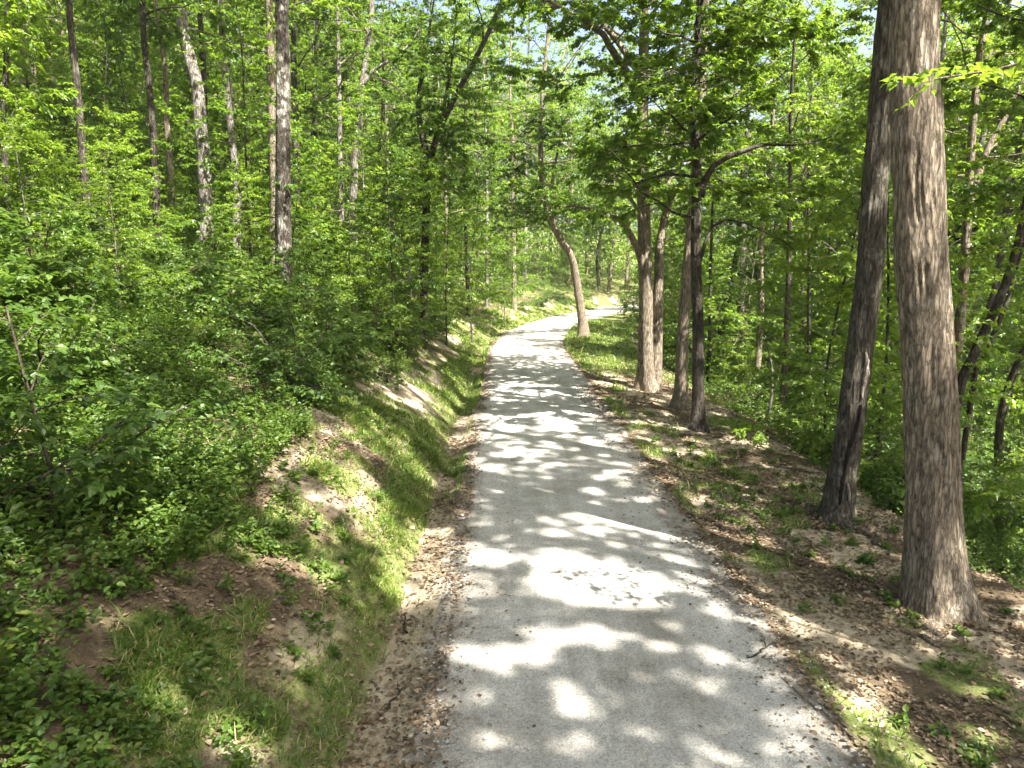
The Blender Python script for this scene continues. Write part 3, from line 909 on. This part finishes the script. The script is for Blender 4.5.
key_tree('crooked dark brown trunk with one curving bare limb, at the leafy verge',
         [(698, 410), (698, 330), (696, 250), (697, 160), (692, 100), (698, 40), (700, 0)], .27, B_DARK, base_px=(698, 430), height=17, crown_base=4.2, spread=3.6, seed=5, sides=40, step=.1, ridge=.09, front=9, front_h=(5, 10), n_limbs=26, per=42, n_sec=9,
         limbs=[dict(px=[(701, 196), (708, 172), (726, 158), (749, 149), (767, 144), (797, 145), (830, 138)], r=.07, start=.6, dy=1.0),
                dict(px=[(700, 262), (706, 240), (716, 222), (730, 220), (748, 224), (772, 236)], r=.035, start=.7, dy=.6, n_sec=4)])
key_tree('bent light trunk forking over the path where the gravel curves away',
         [(583, 325), (578, 290), (572, 258), (561, 240), (549, 217), (545, 195), (541, 165)], .46, B_GREY, base_px=(584, 338), height=17, crown_base=5.0, spread=4.6, seed=6, front=14, front_h=(4.5, 11), n_limbs=26,
         limbs=[dict(px=[(553, 222), (556, 205), (552, 190), (556, 160), (566, 120)], r=.12, start=.4), dict(px=[(566, 243), (556, 232), (540, 222), (520, 214)], r=.05, start=.4)])
key_tree('slim dark trunk in the ravine wood, forked near eye level', [(784, 390), (787, 320), (789, 260), (790, 180)], .24, B_DARK, Y=24, seed=7, height=16, crown_base=6, spread=3,
         limbs=[dict(px=[(789, 230), (800, 190), (806, 160)], r=.05)])
key_tree('slim grey trunk with pale dead twigs at its foot, ravine side', [(760, 330), (761, 290), (761, 255), (764, 210), (770, 165), (774, 90)], .28, B_GREY, Y=27, seed=8, height=17, crown_base=7, spread=3)
key_tree('thin upright dark trunk in the ravine beyond the leafy verge', [(808, 380), (809, 330), (809, 250), (808, 150)], .18, B_DARK, Y=26, seed=9, height=14, crown_base=6, spread=2.6)
key_tree('broad pale grey trunk deep in the ravine wood', [(740, 340), (742, 280), (744, 200), (748, 100)], .45, B_PALE, Y=36, seed=10, height=19, crown_base=8, spread=4)
key_tree('thin dark sloping trunk rising from ravine shrubs behind the thickest trunk', [(960, 385), (966, 371), (985, 330), (1004, 289), (1019, 240), (1026, 205), (1040, 120)], .21, B_DARK, Y=13, seed=11,
         height=13, crown_base=6, spread=2.8)
key_tree('thin pole trunk tilted beside the sloping ravine trunk', [(976, 370), (985, 352), (1002, 315), (1016, 270), (1030, 210)], .14, B_DARK, Y=15, seed=12, height=12, crown_base=5.5, spread=2.2)
key_tree('tall grey forked trunk half hidden behind the thickest trunk', [(962, 300), (966, 240), (969, 180), (977, 75), (989, 0)], .30, B_GREY, Y=17, seed=13, height=18, crown_base=7, spread=3.2,
         limbs=[dict(px=[(968, 208), (976, 180), (992, 139), (1011, 109), (1030, 60)], r=.10, start=.6)])
key_tree('young straight trunk between the split bark trunk and the ravine shrubs', [(826, 370), (828, 300), (830, 200), (831, 100)], .15, B_DARK, Y=31, seed=14, height=14, crown_base=6, spread=2.4)
key_tree('slender trunk just beyond the twin stem tree, ravine side', [(709, 360), (710, 300), (712, 220), (716, 120)], .16, B_DARK, Y=27, seed=15, height=13, crown_base=5, spread=2.6)
# --- uphill side of the path
key_tree('dark trunk mottled with pale lichen, standing highest above the bank', [(283, 315), (283, 240), (283, 150), (283, 60), (282, 0)], .42, B_LICHEN, Y=17.5, seed=21, height=20, crown_base=9, spread=4.2,
         sides=60, step=.09, ridge=.08, n_limbs=16, flare_amt=.35)
key_tree('sunlit pale trunk with a bulging bend in the hillside wood', [(206, 232), (205, 190), (203, 150), (200, 124), (197, 86), (190, 60), (184, 38), (180, 0)], .42, B_PALE, Y=20, seed=22, height=19, crown_base=8.5,
         spread=3.8, sides=18, step=.22, flare_amt=.3)
key_tree('thin dark brown pole trunk nearest the hillside ferns', [(91, 245), (88, 215), (84, 170), (76, 75), (69, 0)], .19, B_DARK, Y=15.5, seed=23, height=14, crown_base=6.5, spread=2.6, flare_amt=.3)
key_tree('thin brown trunk between the dark pole and the pale bulging trunk', [(157, 230), (156, 200), (154, 150), (150, 95), (144, 40), (142, 0)], .20, B_DARK, Y=18, seed=24, height=15, crown_base=6.5, spread=2.8, flare_amt=.3)  # dark bark stands in for the backlit shade on this trunk
key_tree('short grey mottled trunk close behind the pale bulging one', [(172, 205), (170, 170), (167, 120), (164, 60)], .24, B_GREY, Y=23, seed=25, height=15, crown_base=7, spread=3, flare_amt=.3)
key_tree('mottled ash grey trunk leaning uphill behind the pale bulging trunk', [(237, 185), (233, 150), (229, 112), (223, 50), (220, 0)], .31, B_PALE, Y=24, seed=26, height=18, crown_base=7.5, spread=3.4, flare_amt=.3)
key_tree('grey trunk directly behind the lichen mottled one, uphill', [(275, 200), (273, 150), (271, 70), (269, 0)], .36, B_GREY, Y=23, seed=27, height=19, crown_base=8, spread=3.6, flare_amt=.3)
key_tree('dark trunk farther up the slope, seen past the lichen mottled one', [(297, 190), (296, 120), (294, 60), (294, 0)], .33, B_DARK, Y=27, seed=28, height=18, crown_base=8, spread=3.4, flare_amt=.3)
key_tree('white streaked slim trunk in the middle of the hillside wood', [(341, 200), (340, 165), (339, 100), (338, 40), (337, 0)], .28, B_PALE, Y=28, seed=29, height=18, crown_base=7.5, spread=3.2, flare_amt=.3)
key_tree('pale trunk bending uphill with a long bare side limb', [(352, 230), (354, 180), (358, 130), (362, 86), (368, 40), (372, 0)], .38, B_PALE, Y=28, seed=30, height=19, crown_base=8, spread=3.6, flare_amt=.3,
         limbs=[dict(px=[(361, 90), (372, 72), (398, 55), (416, 36), (428, 10)], r=.08, start=.7)])
key_tree('dark forked tree on the bank with two spreading stems', [(424, 280), (426, 230), (428, 180), (436, 139), (451, 105), (477, 56), (496, 15), (506, -15)], .34, B_DARK, Y=25, seed=31, height=16, crown_base=6,
         spread=3.8, front=10, front_h=(4, 10), flare_amt=.3, limbs=[dict(px=[(430, 165), (420, 125), (419, 94), (424, 65), (428, 38), (434, 0)], r=.12, start=.45), dict(px=[(440, 132), (446, 95), (452, 60), (456, 15)], r=.07, start=.4)])
key_tree('thin dark trunk farthest up the slope at the edge of view', [(9, 220), (6, 180), (3, 120), (6, 70)], .14, B_DARK, Y=14.5, seed=32, height=11, crown_base=5, spread=2.2, flare_amt=.2)
key_tree('grey mottled trunk just uphill of the dark pole trunk', [(26, 215), (25, 150), (24, 90), (22, 30), (20, 0)], .27, B_GREY, Y=22, seed=33, height=17, crown_base=7, spread=3.2, flare_amt=.3)
key_tree('slim trunk near the bank before the bend', [(445, 300), (446, 260), (446, 210), (444, 150)], .20, B_GREY, Y=33, seed=34, height=15, crown_base=3, spread=3, flare_amt=.3)
key_tree('straight grey trunk above the grassy bank at the bend', [(514, 300), (514, 260), (513, 215), (513, 150)], .36, B_GREY, Y=47, seed=35, height=20, crown_base=3.5, spread=4, flare_amt=.3)
key_tree('slim pale trunk next to the straight one above the bend', [(487, 285), (487, 240), (487, 190), (486, 140)], .26, B_PALE, Y=44, seed=36, height=17, crown_base=3, spread=3.4, flare_amt=.3)
key_tree('slim dark trunk above the bank just short of the bend', [(468, 300), (467, 270), (466, 235), (464, 180)], .24, B_DARK, Y=38, seed=37, height=16, crown_base=3, spread=3.2, flare_amt=.3)


def bark_marks():
    """The dark split and the pale scar on the leaning trunk, lying on its surface."""
    root = next(o for o in bpy.data.objects if o.get('label', '').startswith('leaning dark grey trunk'))
    tr = next(c for c in root.children if c.name.startswith('trunk'))
    b = np.array(root.location); V = np.empty(len(tr.data.vertices) * 3, np.float32); tr.data.vertices.foreach_get('co', V); V = V.reshape(-1, 3) + b

    def on_bark(px, py):
        d = np.array(ray(px, py)); d /= np.linalg.norm(d)
        w = V - np.array([0, 0, CAM_H]); t = w @ d
        off = np.linalg.norm(w - t[:, None] * d, axis=1)
        near = off < .05
        tt = t[near].min() if near.any() else t[np.argmin(off)]
        return np.array([0, 0, CAM_H]) + d * tt - b
    for nm, pxs, r, m in (('bark_split', ((861, 405), (857, 425), (850, 445), (846, 462), (842, 485), (840, 505)), (.012, .026, .03, .024, .03, .012), B_CRACK),
                          ('pale_scar', ((866, 352), (867, 362), (866, 375), (863, 388), (862, 398)), (.012, .03, .04, .028, .01), B_SCAR),
                          ('pale_scar', ((848, 484), (849, 492), (849, 501)), (.008, .022, .008), B_SCAR)):
        p = np.array([on_bark(x, y) for x, y in pxs]); p, d = resample(p, .03)
        rad = np.interp(np.linspace(0, 1, len(p)), np.linspace(0, 1, len(r)), r)
        n_ = norm(np.array([0, 0, CAM_H]) - (p + b)); p = p - n_ * (rad * .55)[:, None]
        tb = Tubes(); tb.add(p, rad, 10, rough=.5)
        obj(nm, tb.build(nm, m), root)


def roots(start, n, seed):
    root = next(o for o in bpy.data.objects if o.get('label', '').startswith(start))
    b = np.array(root.location); rng = np.random.default_rng(seed); lv = Leaves()
    bark = next(c for c in root.children if c.name.startswith('trunk')).data.materials[0]
    for k in range(n):
        az = k * 6.28 / n + rng.normal(0, .3); ln = rng.uniform(.45, .95); m = 9; t = np.linspace(0, 1, m)
        az_ = az + np.cumsum(rng.normal(0, .12, m)); r = np.cumsum(np.full(m, ln / m)) + .16
        x = b[0] + r * np.cos(az_); y = b[1] + r * np.sin(az_); rad = .085 * (1 - t) ** .8 + .012
        z = ground(x, y) + .012 - rad * .55 + .16 * np.maximum(0, .35 - t) ** 1.3
        tb = Tubes(); tb.add(np.stack([x, y, z], 1) - b, rad, 10, rough=.22, rng=rng)
        obj('root', tb.build('root', bark), root)
    return b


def drifts():
    lv = Leaves()
    for b in (roots('thickest grey brown trunk', 6, 5), roots('leaning dark grey trunk', 5, 6)):
        n = 900; az = R.random(n) * 6.28; r = .22 + .75 * R.random(n) ** 1.2
        x = b[0] + r * np.cos(az); y = b[1] + r * np.sin(az); P = ground_pt(x, y); P[:, 2] += .01 + .07 * R.random(n) * np.exp(-(r - .25) / .2)
        a2 = R.random(n) * 6.28; D = np.stack([np.cos(a2), np.sin(a2), R.normal(0, .3, n)], 1); N = np.stack([R.normal(0, .4, n), R.normal(0, .4, n), np.ones(n)], 1)
        L = .03 + .05 * R.random(n); lv.add(P, D, norm(N), L, L * (.45 + .3 * R.random(n)), np.clip(R.normal(.5, .28, n), 0, 1))
    tag(obj('leaf_litter', lv.build('leaf_litter', M_LITTER, fold=.15, droop=-.15, rich=True)), 'fallen leaves drifted round the two big trunk bases', kind='stuff')


drifts()
B_CRACK = bark_material('split_wood', (0.012, 0.010, 0.008), (0.030, 0.025, 0.019), (0.05, 0.04, 0.03), .2)
B_SCAR = bark_material('bare_wood', (0.16, 0.13, 0.10), (0.40, 0.34, 0.27), (0.52, 0.46, 0.38), .4)
bark_marks()


def dead_sapling():
    g = base_of(20, 771)
    root = bpy.data.objects.new('dead_sapling', None); COL.objects.link(root); root.location = g
    tag(root, 'bare broken whitish sapling stem among ravine shrubs', 'dead tree')
    b = np.array(g); tb = Tubes()
    P = np.array([[0, 0, -.2]] + [np.array(at_depth(x, y, 20)) - b for x, y in ((771, 400), (772, 375), (770, 358), (768, 350))])
    p, d = resample(P, .15)
    tb.add(p, np.linspace(.05, .025, len(p)), 8, rough=.2)
    obj('stem', tb.build('stem', B_PALE), root)
    tb2 = Tubes(); q = p[len(p) // 2]
    tb2.add(np.array([q, q + [.15, 0, .18], q + [.2, .02, .38]]), [.02, .014, .006], 6)
    obj('snag_branch', tb2.build('snag_branch', B_PALE), root)


dead_sapling()

# --- repeated trees of the wood: a few kinds, each copied
RV = {}


def proto(name, key, label, seed, **kw):
    RV[key] = make_tree(name, label, (0, 0, 0), [(0, 0, 0), (R.normal(0, .1), R.normal(0, .1), 2.5), (R.normal(0, .25), R.normal(0, .25), 5.5)], seed=seed, carve=False, **kw)
    return RV[key]


for k in range(5):
    proto('tree', f't{k}', 'x', 100 + k, dia=(.26, .34, .22, .40, .30)[k], height=(17, 19, 15, 20, 16)[k], crown_base=(5.5, 7, 4.5, 7.5, 4.0)[k], spread=(3.4, 4.2, 3.0, 4.4, 3.6)[k],
          bark=(B_GREY, B_DARK, B_DARK, B_PALE, B_GREY)[k], n_limbs=19, leaf=.14, per=27, n_sec=8, twigs=4, sides=10, step=.6, low=3, flare_amt=.4, tint=(.4, .5, .45, .55, .6)[k])
for k in range(5):
    proto('sapling', f's{k}', 'x', 200 + k, dia=(.06, .08, .05, .09, .07)[k], height=(5.0, 6.5, 4.0, 7.5, 5.5)[k], crown_base=(.9, 1.3, .7, 1.6, 1.0)[k], spread=(1.7, 2.0, 1.5, 2.2, 2.0)[k],
          bark=(B_GREY, B_DARK, B_GREY, B_DARK, B_PALE)[k], n_limbs=(22, 24, 19, 25, 22)[k], leaf=.115, per=20, n_sec=6, twigs=3, sides=7, step=.4, flare_amt=.1, cat='sapling', tint=(.45, .55, .6, .42, .5)[k],
          limb_elev=(5, 50), shape='cone')
WHERE = {'hill': 'in the hillside wood above the bank', 'ravine': 'in the ravine wood below the path', 'bend': 'beyond the bend of the path', 'near': 'beside the near stretch of path'}
LOOK = {'t0': 'straight grey brown', 't1': 'stout dark barked', 't2': 'slim dark barked', 't3': 'tall pale barked', 't4': 'low branched grey',
        's0': 'bushy grey stemmed', 's1': 'dark stemmed upright', 's2': 'light green low', 's3': 'dense dark tall', 's4': 'wide pale stemmed',
        'h0': 'small leaved rounded', 'h1': 'broad leaved spreading', 'h2': 'pale green low', 'h3': 'tall dense dark', 'h4': 'large leaved open'}
NOUN = {'t': 'forest tree', 's': 'young sapling', 'h': 'shrub'}
MANY = {'t': 'trees', 's': 'saplings', 'h': 'shrubs'}


def words_for(kind, zone, x, y):
    s_ = abs(float(lateral(x, y)))
    d = 'close to the verge' if s_ < 7 else ('some way off' if s_ < 14 else 'far back')
    n = NOUN[kind[0]]
    if zone == 'bend':
        return f'{LOOK[kind]} {n} {WHERE[zone]}, {"at the edge" if s_ < 7 else "far back"}', f'{MANY[kind[0]]} {WHERE[zone]}'
    return f'{LOOK[kind]} {n} {d} {WHERE[zone]}', f'{MANY[kind[0]]} {WHERE[zone]}'


G_TREE = G_SAP = None
NEAR_TREE = ('tall forest tree standing beside the near stretch of path, outside the view', 'trees around the near path')
placed = [(b[0], b[1]) for b in KEY_BASES]
first = set()


def place(kind, x, y, zone, groups, smin=.85, smax=1.2):
    src = RV[kind]; lab, grp = words_for(kind, zone, x, y)
    z = gz(x, y)
    s = R.uniform(smin, smax); rz = R.random() * 6.28
    copy_tree(src, (x, y, z), rz, s, lab, grp)
    placed.append((x, y))


def ok(x, y, gap):
    return all((x - a) ** 2 + (y - b) ** 2 > gap * gap for a, b in placed)


SIGHT = [b for b in SIGHT_KEY]


def sight_free(x, y, hw):
    return all(y > b[1] or abs(x / y - b[0] / b[1]) * y > hw * (1 if b[0] > 0 or b[1] < 20.5 else .4) for b in SIGHT)


def zone_of(x, y):
    s = float(lateral(x, y))
    if y > 46 and x > -8 and s < 30:
        return 'bend'
    return 'hill' if s < 0 else 'ravine'


def fill(kinds, n, xr, yr, gap, groups, lat_min, lat_min_r=None, tries=4000, zone=None, **kw):
    c = 0
    for _ in range(tries):
        if c >= n: break
        y = R.uniform(*yr); x = R.uniform(*xr)
        s = float(lateral(x, y))
        if -lat_min < s < (lat_min_r if lat_min_r is not None else lat_min): continue
        if abs(x / max(y, .1)) > .95: continue
        if not ok(x, y, gap) or not sight_free(x, y, .35 if kinds is TK else 1.0): continue
        place(kinds[int(R.random() * len(kinds))], x, y, zone or zone_of(x, y), groups, **kw); c += 1


TK = [f't{k}' for k in range(5)]; SK = [f's{k}' for k in range(5)]
# trees whose crowns shade the near path (they stand beside and behind the camera)
near_at = ((5.9, 3.9), (8.6, 2.2), (11.8, 0.6), (7.4, -1.8), (10.4, 5.6), (13.6, 4.6), (9.6, -3.6), (14.6, 9.4), (11.6, 10.6), (5.4, -4.4), (-7.5, -1.0), (7.2, -7.0), (11.6, -7.4), (13.0, -2.4), (3.4, -9.5), (-7.2, 4.6), (-9.5, 8.0), (-4.8, -4.0), (-2.6, -8.5))
for k, (x, y) in enumerate(near_at):
    z = gz(x, y); placed.append((x, y))
    L = []
    if k == 0:
        q = [np.array(p) for p in ((x, y, z + 4.6), (5.1, 4.3, z + 5.3), (4.2, 4.9, 4.85), (3.5, 5.1, 4.66), (3.0, 5.25, 4.6))]
        L = [dict(pts=q, r=.020, start=.62, n_sec=5, sec=.55, twig=.34, per=9, leaf=.09)]
    make_tree('tree', ('tall tree just outside the view, its leafy branch tip hanging in beside the thickest trunk' if k == 0 else NEAR_TREE[0]), (x, y, z),
              [(x, y, z), (x + .1, y, z + 3), (x - .1, y + .1, z + 6)], .34, 21 + 1.5 * math.sin(k * 2.1), 10.5 if k == 0 else 9.5, 4.6, (B_GREY, B_DARK)[k % 2], n_limbs=24, per=44, leaf=.115, n_sec=8, seed=60 + k,
              limbs=L, group=None if k == 0 else NEAR_TREE[1], step=.6, sides=10)
fill(TK, 36, (-38, -5.5), (21, 54), 3.0, G_TREE, 6.0)
fill(TK, 32, (6.5, 42), (17, 60), 3.0, G_TREE, 7.5)
fill(TK, 36, (-20, 56), (52, 84), 3.0, G_TREE, 4.6, smin=1.0, smax=1.45)
for px_, Y_, s_ in ((352, 20.5, .7), (392, 20, .8), (415, 23, .9), (446, 25, .9), (472, 30, 1.0), (320, 20, .6), (130, 14.5, .45), (250, 17.5, .5), (50, 12, .4), (115, 21, .8), (255, 24.5, .8), (505, 40, 1.0), (120, 10.5, .42), (30, 10, .42)):
    p_ = at_depth(px_, 300, Y_)
    place(SK[int(R.random() * 5)], p_.x, Y_, 'hill', G_SAP, s_, s_ * 1.05)
fill(SK, 100, (-30, -4.5), (9, 50), 1.3, G_SAP, 5.6)
fill(SK, 34, (-16, -3.5), (8, 26), .9, G_SAP, 5.0, smin=.3, smax=.55)
fill(SK, 22, (5, 18), (8, 26), .9, G_SAP, 5.4, smin=.3, smax=.55)
fill(SK, 75, (6, 36), (10, 50), 1.5, G_SAP, 5.8)
fill(SK, 44, (-14, 44), (46, 72), 1.6, G_SAP, 3.4)


for k, src in RV.items():                # the patterns themselves are not part of the wood
    for ch in list(src.children):
        bpy.data.objects.remove(ch)
    bpy.data.objects.remove(src)


# ------------------------------------------------------------------ shrubs
def make_shrub(seed, h, w, n_stem, leaf, per, tint):
    rng = np.random.default_rng(300 + seed)
    root = bpy.data.objects.new('shrub', None); COL.objects.link(root); root.empty_display_size = .2
    tag(root, 'x', 'shrub')
    tb = Tubes(); lv = Leaves()
    for k in range(n_stem):
        az = k * 2.4 + rng.normal(0, .3)
        lp = limb_path((rng.normal(0, .08), rng.normal(0, .08), -.08), az, math.radians(rng.uniform(38, 82)), h * rng.uniform(.75, 1.2), rng, 6, -.55, .16)
        dress_limb(tb, lv, lp, .013, rng, leaf, per, 7, w * .42, 3, .32, .2, tint=tint, flat=.38, sides=5)
    obj('stems', tb.build('stems', B_TWIG), root)
    obj('foliage', lv.build('foliage', M_UNDER, fold=.09, droop=.3, rich=True), root)
    return root


SH = [make_shrub(k, (.9, 1.15, .7, 1.4, .95)[k], (1.0, 1.3, .95, 1.4, 1.2)[k], (8, 9, 7, 10, 8)[k], (.062, .088, .052, .075, .10)[k], (16, 12, 16, 15, 10)[k], (.38, .58, .68, .35, .5)[k]) for k in range(5)]
sh_used = set()
def place_shrub(x, y, zone, smin=.8, smax=1.25):
    k = int(R.random() * 5); src = SH[k]; lab, grp = words_for(f'h{k}', zone, x, y)
    s = R.uniform(smin, smax); rz = R.random() * 6.28; loc = (x, y, gz(x, y))
    copy_tree(src, loc, rz, s, lab, grp)


def fill_shrubs(n, xr, yr, gap, l0, l1, zone, smin=.8, smax=1.25):
    pts = []
    for _ in range(n * 40):
        if len(pts) >= n: break
        y = yr[0] + (yr[1] - yr[0]) * R.random() ** 1.3; x = R.uniform(*xr); s = float(lateral(x, y))
        if not (l0 < s < l1) or abs(x / y) > .9: continue
        if any((x - a) ** 2 + (y - b) ** 2 < gap * gap for a, b in pts): continue
        if s < 0 and -s < 4.6 - .0 and y < 7.5: continue
        pts.append((x, y)); place_shrub(x, y, zone, smin, smax)


fill_shrubs(160, (-22, -2.6), (4.8, 36), .72, -30, -3.9, 'hill')
fill_shrubs(12, (-4, -2), (14, 32), .8, -3.9, -3.4, 'hill', .4, .6)
fill_shrubs(95, (5, 26), (6, 38), .85, 5.6, 40, 'ravine')
fill_shrubs(24, (-8, 34), (44, 64), 1.4, -20, -3.0, 'bend', .9, 1.4)


for src in SH:
    for ch in list(src.children):
        bpy.data.objects.remove(ch)
    bpy.data.objects.remove(src)


# ------------------------------------------------------------------ undergrowth mass: low broad-leaved plants nobody could count
def undergrowth(label, rich, plots, size, per, stems=4):
    lv = Leaves(); xs = []; ysl = []; hs = []
    for n, s0, s1, y0, y1, h in plots:
        x, y = scatter(n, s0, s1, y0, y1); xs.append(x); ysl.append(y); hs.append(np.full(n, h))
    x = np.concatenate(xs); y = np.concatenate(ysl); h = np.concatenate(hs)
    keep = R.random(len(x)) < .15 + .85 * smooth(.32, .55, fbm(x, y, 1.1, 95)); keep &= np.abs(x) / y < 1.0
    sb = lateral(x, y); keep &= ~((y > 6.5) & (y < 18) & (sb > -3.5) & (sb < -1.6) & (R.random(len(x)) < .8))
    x, y, h = x[keep], y[keep], h[keep]
    n = len(x); G = ground_pt(x, y)
    az = R.random((n, stems)) * 6.28; le = .25 + .8 * R.random((n, stems))
    T = norm(np.stack([np.cos(az) * le, np.sin(az) * le, np.ones_like(az)], -1)).reshape(-1, 3)
    B = np.repeat(G, stems, 0); ln = np.repeat(h * R.uniform(.5, 1.4, n), stems) * (.5 + .9 * R.random(n * stems))
    spray_leaves(lv, B, T, ln, per, size, R, flat=.4, droop=.3, tint_mid=.42, tint_sd=.22)
    tag(obj('undergrowth', lv.build('undergrowth', M_UNDER, fold=.10 if rich else .18, rich=rich)), label, kind='stuff')


undergrowth('low broad leaved weeds on the near bank and verge', True, ((6800, -9.5, -3.5, 2.4, 12, .36), (420, -3.9, -2.3, 2.4, 12, .12), (420, -5.5, -2.9, 2.3, 8.5, .15), (260, -4.2, -2.2, 2.3, 7, .07), (420, 2.0, 6.2, 3.0, 14, .09), (3600, 5.2, 11, 4, 13, .36)), .052, 9)
undergrowth('low broad leaved undergrowth covering both wooded slopes', False, ((4600, -22, -3.9, 11, 40, .5), (4200, 5.6, 30, 12, 44, .5), (900, -14, -3.0, 40, 66, .6)), .085, 9)




# ------------------------------------------------------------------ far wood, one mass
def far_wood():
    lv = Leaves(); tb = Tubes()
    rng = np.random.default_rng(77)
    n = 420
    a = np.radians(rng.uniform(-46, 46, n)); d = rng.uniform(60, 105, n)
    a2 = np.radians(np.where(rng.random(n) < .5, rng.uniform(-46, -20, n), rng.uniform(22, 46, n)))
    near = rng.random(n) < .3
    a = np.where(near, a2, a); d = np.where(near, rng.uniform(48, 62, n), d)
    x = d * np.sin(a); y = d * np.cos(a)
    s = lateral(x, y); k = np.abs(s) > 4.5; x, y = x[k], y[k]; n = len(x)
    z = ground(x, y)
    for q in range(n):
        h = rng.uniform(13, 23)
        tb.add(np.array([[x[q], y[q], z[q] - .3], [x[q] + rng.normal(0, .3), y[q], z[q] + h * .5], [x[q] + rng.normal(0, .6), y[q], z[q] + h]]), [.2, .14, .04], 6)
        m = 34
        u = rng.random(m); r = 3.4 * np.sin(np.pi * np.clip(.15 + .8 * u, 0, 1)) * rng.random(m) ** .4
        th = rng.random(m) * 6.28
        C = np.stack([x[q] + r * np.cos(th), y[q] + r * np.sin(th), z[q] + 1.0 + u * h * .98], 1)
        per = 55
        P = C[:, None] + rng.normal(0, 1, (m, per, 3)) * np.array([.95, .95, .42])
        D = rng.normal(0, 1, (m, per, 3)); D[..., 2] = D[..., 2] * .3 - .2
        N = rng.normal(0, .4, (m, per, 3)); N[..., 2] += 1
        L = rng.uniform(.22, .40, (m, per))
        lv.add(P.reshape(-1, 3), D.reshape(-1, 3), N.reshape(-1, 3), L.ravel(), (L * .62).ravel(), np.clip(rng.normal(.5, .2, (m, per)) + rng.normal(0, .12), 0, 1).ravel())
    lv, _ = lv.carve((0, 0, 0))
    root = obj('far_woodland', lv.build('far_woodland', M_LEAF))
    tag(root, 'distant woodland closing the view beyond the bend', kind='stuff')
    obj('trunks', tb.build('trunks', B_GREY), root)['kind'] = 'stuff'


far_wood()

# ------------------------------------------------------------------ fallen sticks
G_ST = ('thin dry stick lying on the leaf litter beside the gravel', 'fallen sticks on the verges')
for k, (px_, py_, ln, az) in enumerate(((820, 715, .9, 1.9), (655, 470, .5, .3), (790, 470, .8, 2.6), (735, 405, 1.1, .2), (395, 700, .5, 1.2), (405, 625, .4, 1.7), (440, 470, .6, 1.4), (760, 655, .45, .7), (700, 520, .5, 2.2), (900, 720, .7, .4), (180, 610, .6, 2.3), (770, 560, .4, 1.0))):
    g = hit_ground(px_, py_); tb = Tubes(); rs = np.random.default_rng(500 + k); n_ = 9
    t_ = np.linspace(-.5, .5, n_) * ln
    xs_ = g.x + t_ * math.cos(az) + rs.normal(0, .012, n_) + .12 * ln * (t_ / ln) ** 2; ys_ = g.y + t_ * math.sin(az) + rs.normal(0, .012, n_)
    P_ = np.stack([xs_ - g.x, ys_ - g.y, ground_pt(xs_, ys_)[:, 2] - g.z + .008 + .01 * rs.random(n_)], 1)
    tb.add(P_, np.linspace(.011, .004, n_), 6, rough=.3)
    q_ = P_[5]; tb.add(np.array([q_, q_ + [.07 * math.cos(az + .8), .07 * math.sin(az + .8), .02], q_ + [.15 * math.cos(az + .6), .15 * math.sin(az + .6), .025]]), [.006, .004, .002], 5)
    tag(obj('fallen_stick', tb.build('fallen_stick', B_DARK if k % 3 else B_GREY), loc=g), G_ST[0], 'stick', G_ST[1])

# ------------------------------------------------------------------ thin volume added to give the far wood a pale glow
hz = bpy.data.meshes.new('glow_haze'); bm_ = __import__('bmesh').new(); __import__('bmesh').ops.create_cube(bm_, size=1.0)
for v_ in bm_.verts:
    v_.co = (v_.co.x * 420, v_.co.y * 380 + 90, v_.co.z * 80 + 10)
bm_.to_mesh(hz); bm_.free()
hm, hn = new_mat('glow_haze'); pv = nd(hn, 'ShaderNodeVolumePrincipled'); pv.inputs['Color'].default_value = (.97, .98, .96, 1); pv.inputs['Density'].default_value = 0.0004; pv.inputs['Anisotropy'].default_value = 0.2
ho = nd(hn, 'ShaderNodeOutputMaterial'); hn.links.new(pv.outputs[0], ho.inputs['Volume']); hz.materials.append(hm)
tag(obj('glow_haze', hz), 'thin pale veil added to brighten the far trees', kind='stuff')

# ------------------------------------------------------------------ light
sv = Vector(SV)
ld = bpy.data.lights.new('sun', 'SUN'); ld.energy = 5.0; ld.angle = math.radians(.53); ld.color = (1.0, .955, .88)
lo = bpy.data.objects.new('sun', ld); COL.objects.link(lo); lo.rotation_euler = sv.to_track_quat('Z', 'Y').to_euler(); lo.location = (20, -10, 40)
w = bpy.data.worlds.new('World'); SC.world = w; w.use_nodes = True
nt = w.node_tree; nt.nodes.clear()
sky = nt.nodes.new('ShaderNodeTexSky'); sky.sky_type = 'NISHITA'; sky.sun_disc = False
sky.sun_elevation = EL; sky.sun_rotation = math.atan2(sv.x, sv.y); sky.air_density = 0.8; sky.dust_density = 5.0; sky.ozone_density = 0.6
bg = nt.nodes.new('ShaderNodeBackground'); bg.inputs['Strength'].default_value = 0.09
wo = nt.nodes.new('ShaderNodeOutputWorld'); nt.links.new(sky.outputs[0], bg.inputs[0]); nt.links.new(bg.outputs[0], wo.inputs[0])

vs = SC.view_settings
SC.display_settings.display_device = 'sRGB'
vs.view_transform = 'Standard'; vs.look = 'None'; vs.gamma = 1.0; vs.use_curve_mapping = False
vs.exposure = 2.35
cy = SC.cycles
cy.max_bounces = 7; cy.diffuse_bounces = 4; cy.glossy_bounces = 2; cy.transmission_bounces = 5; cy.transparent_max_bounces = 4
cy.sample_clamp_indirect = 6.0; cy.use_adaptive_sampling = True; cy.adaptive_threshold = 0.02
cy.use_denoising = True; cy.denoiser = 'OPENIMAGEDENOISE'
cy.caustics_reflective = False; cy.caustics_refractive = False
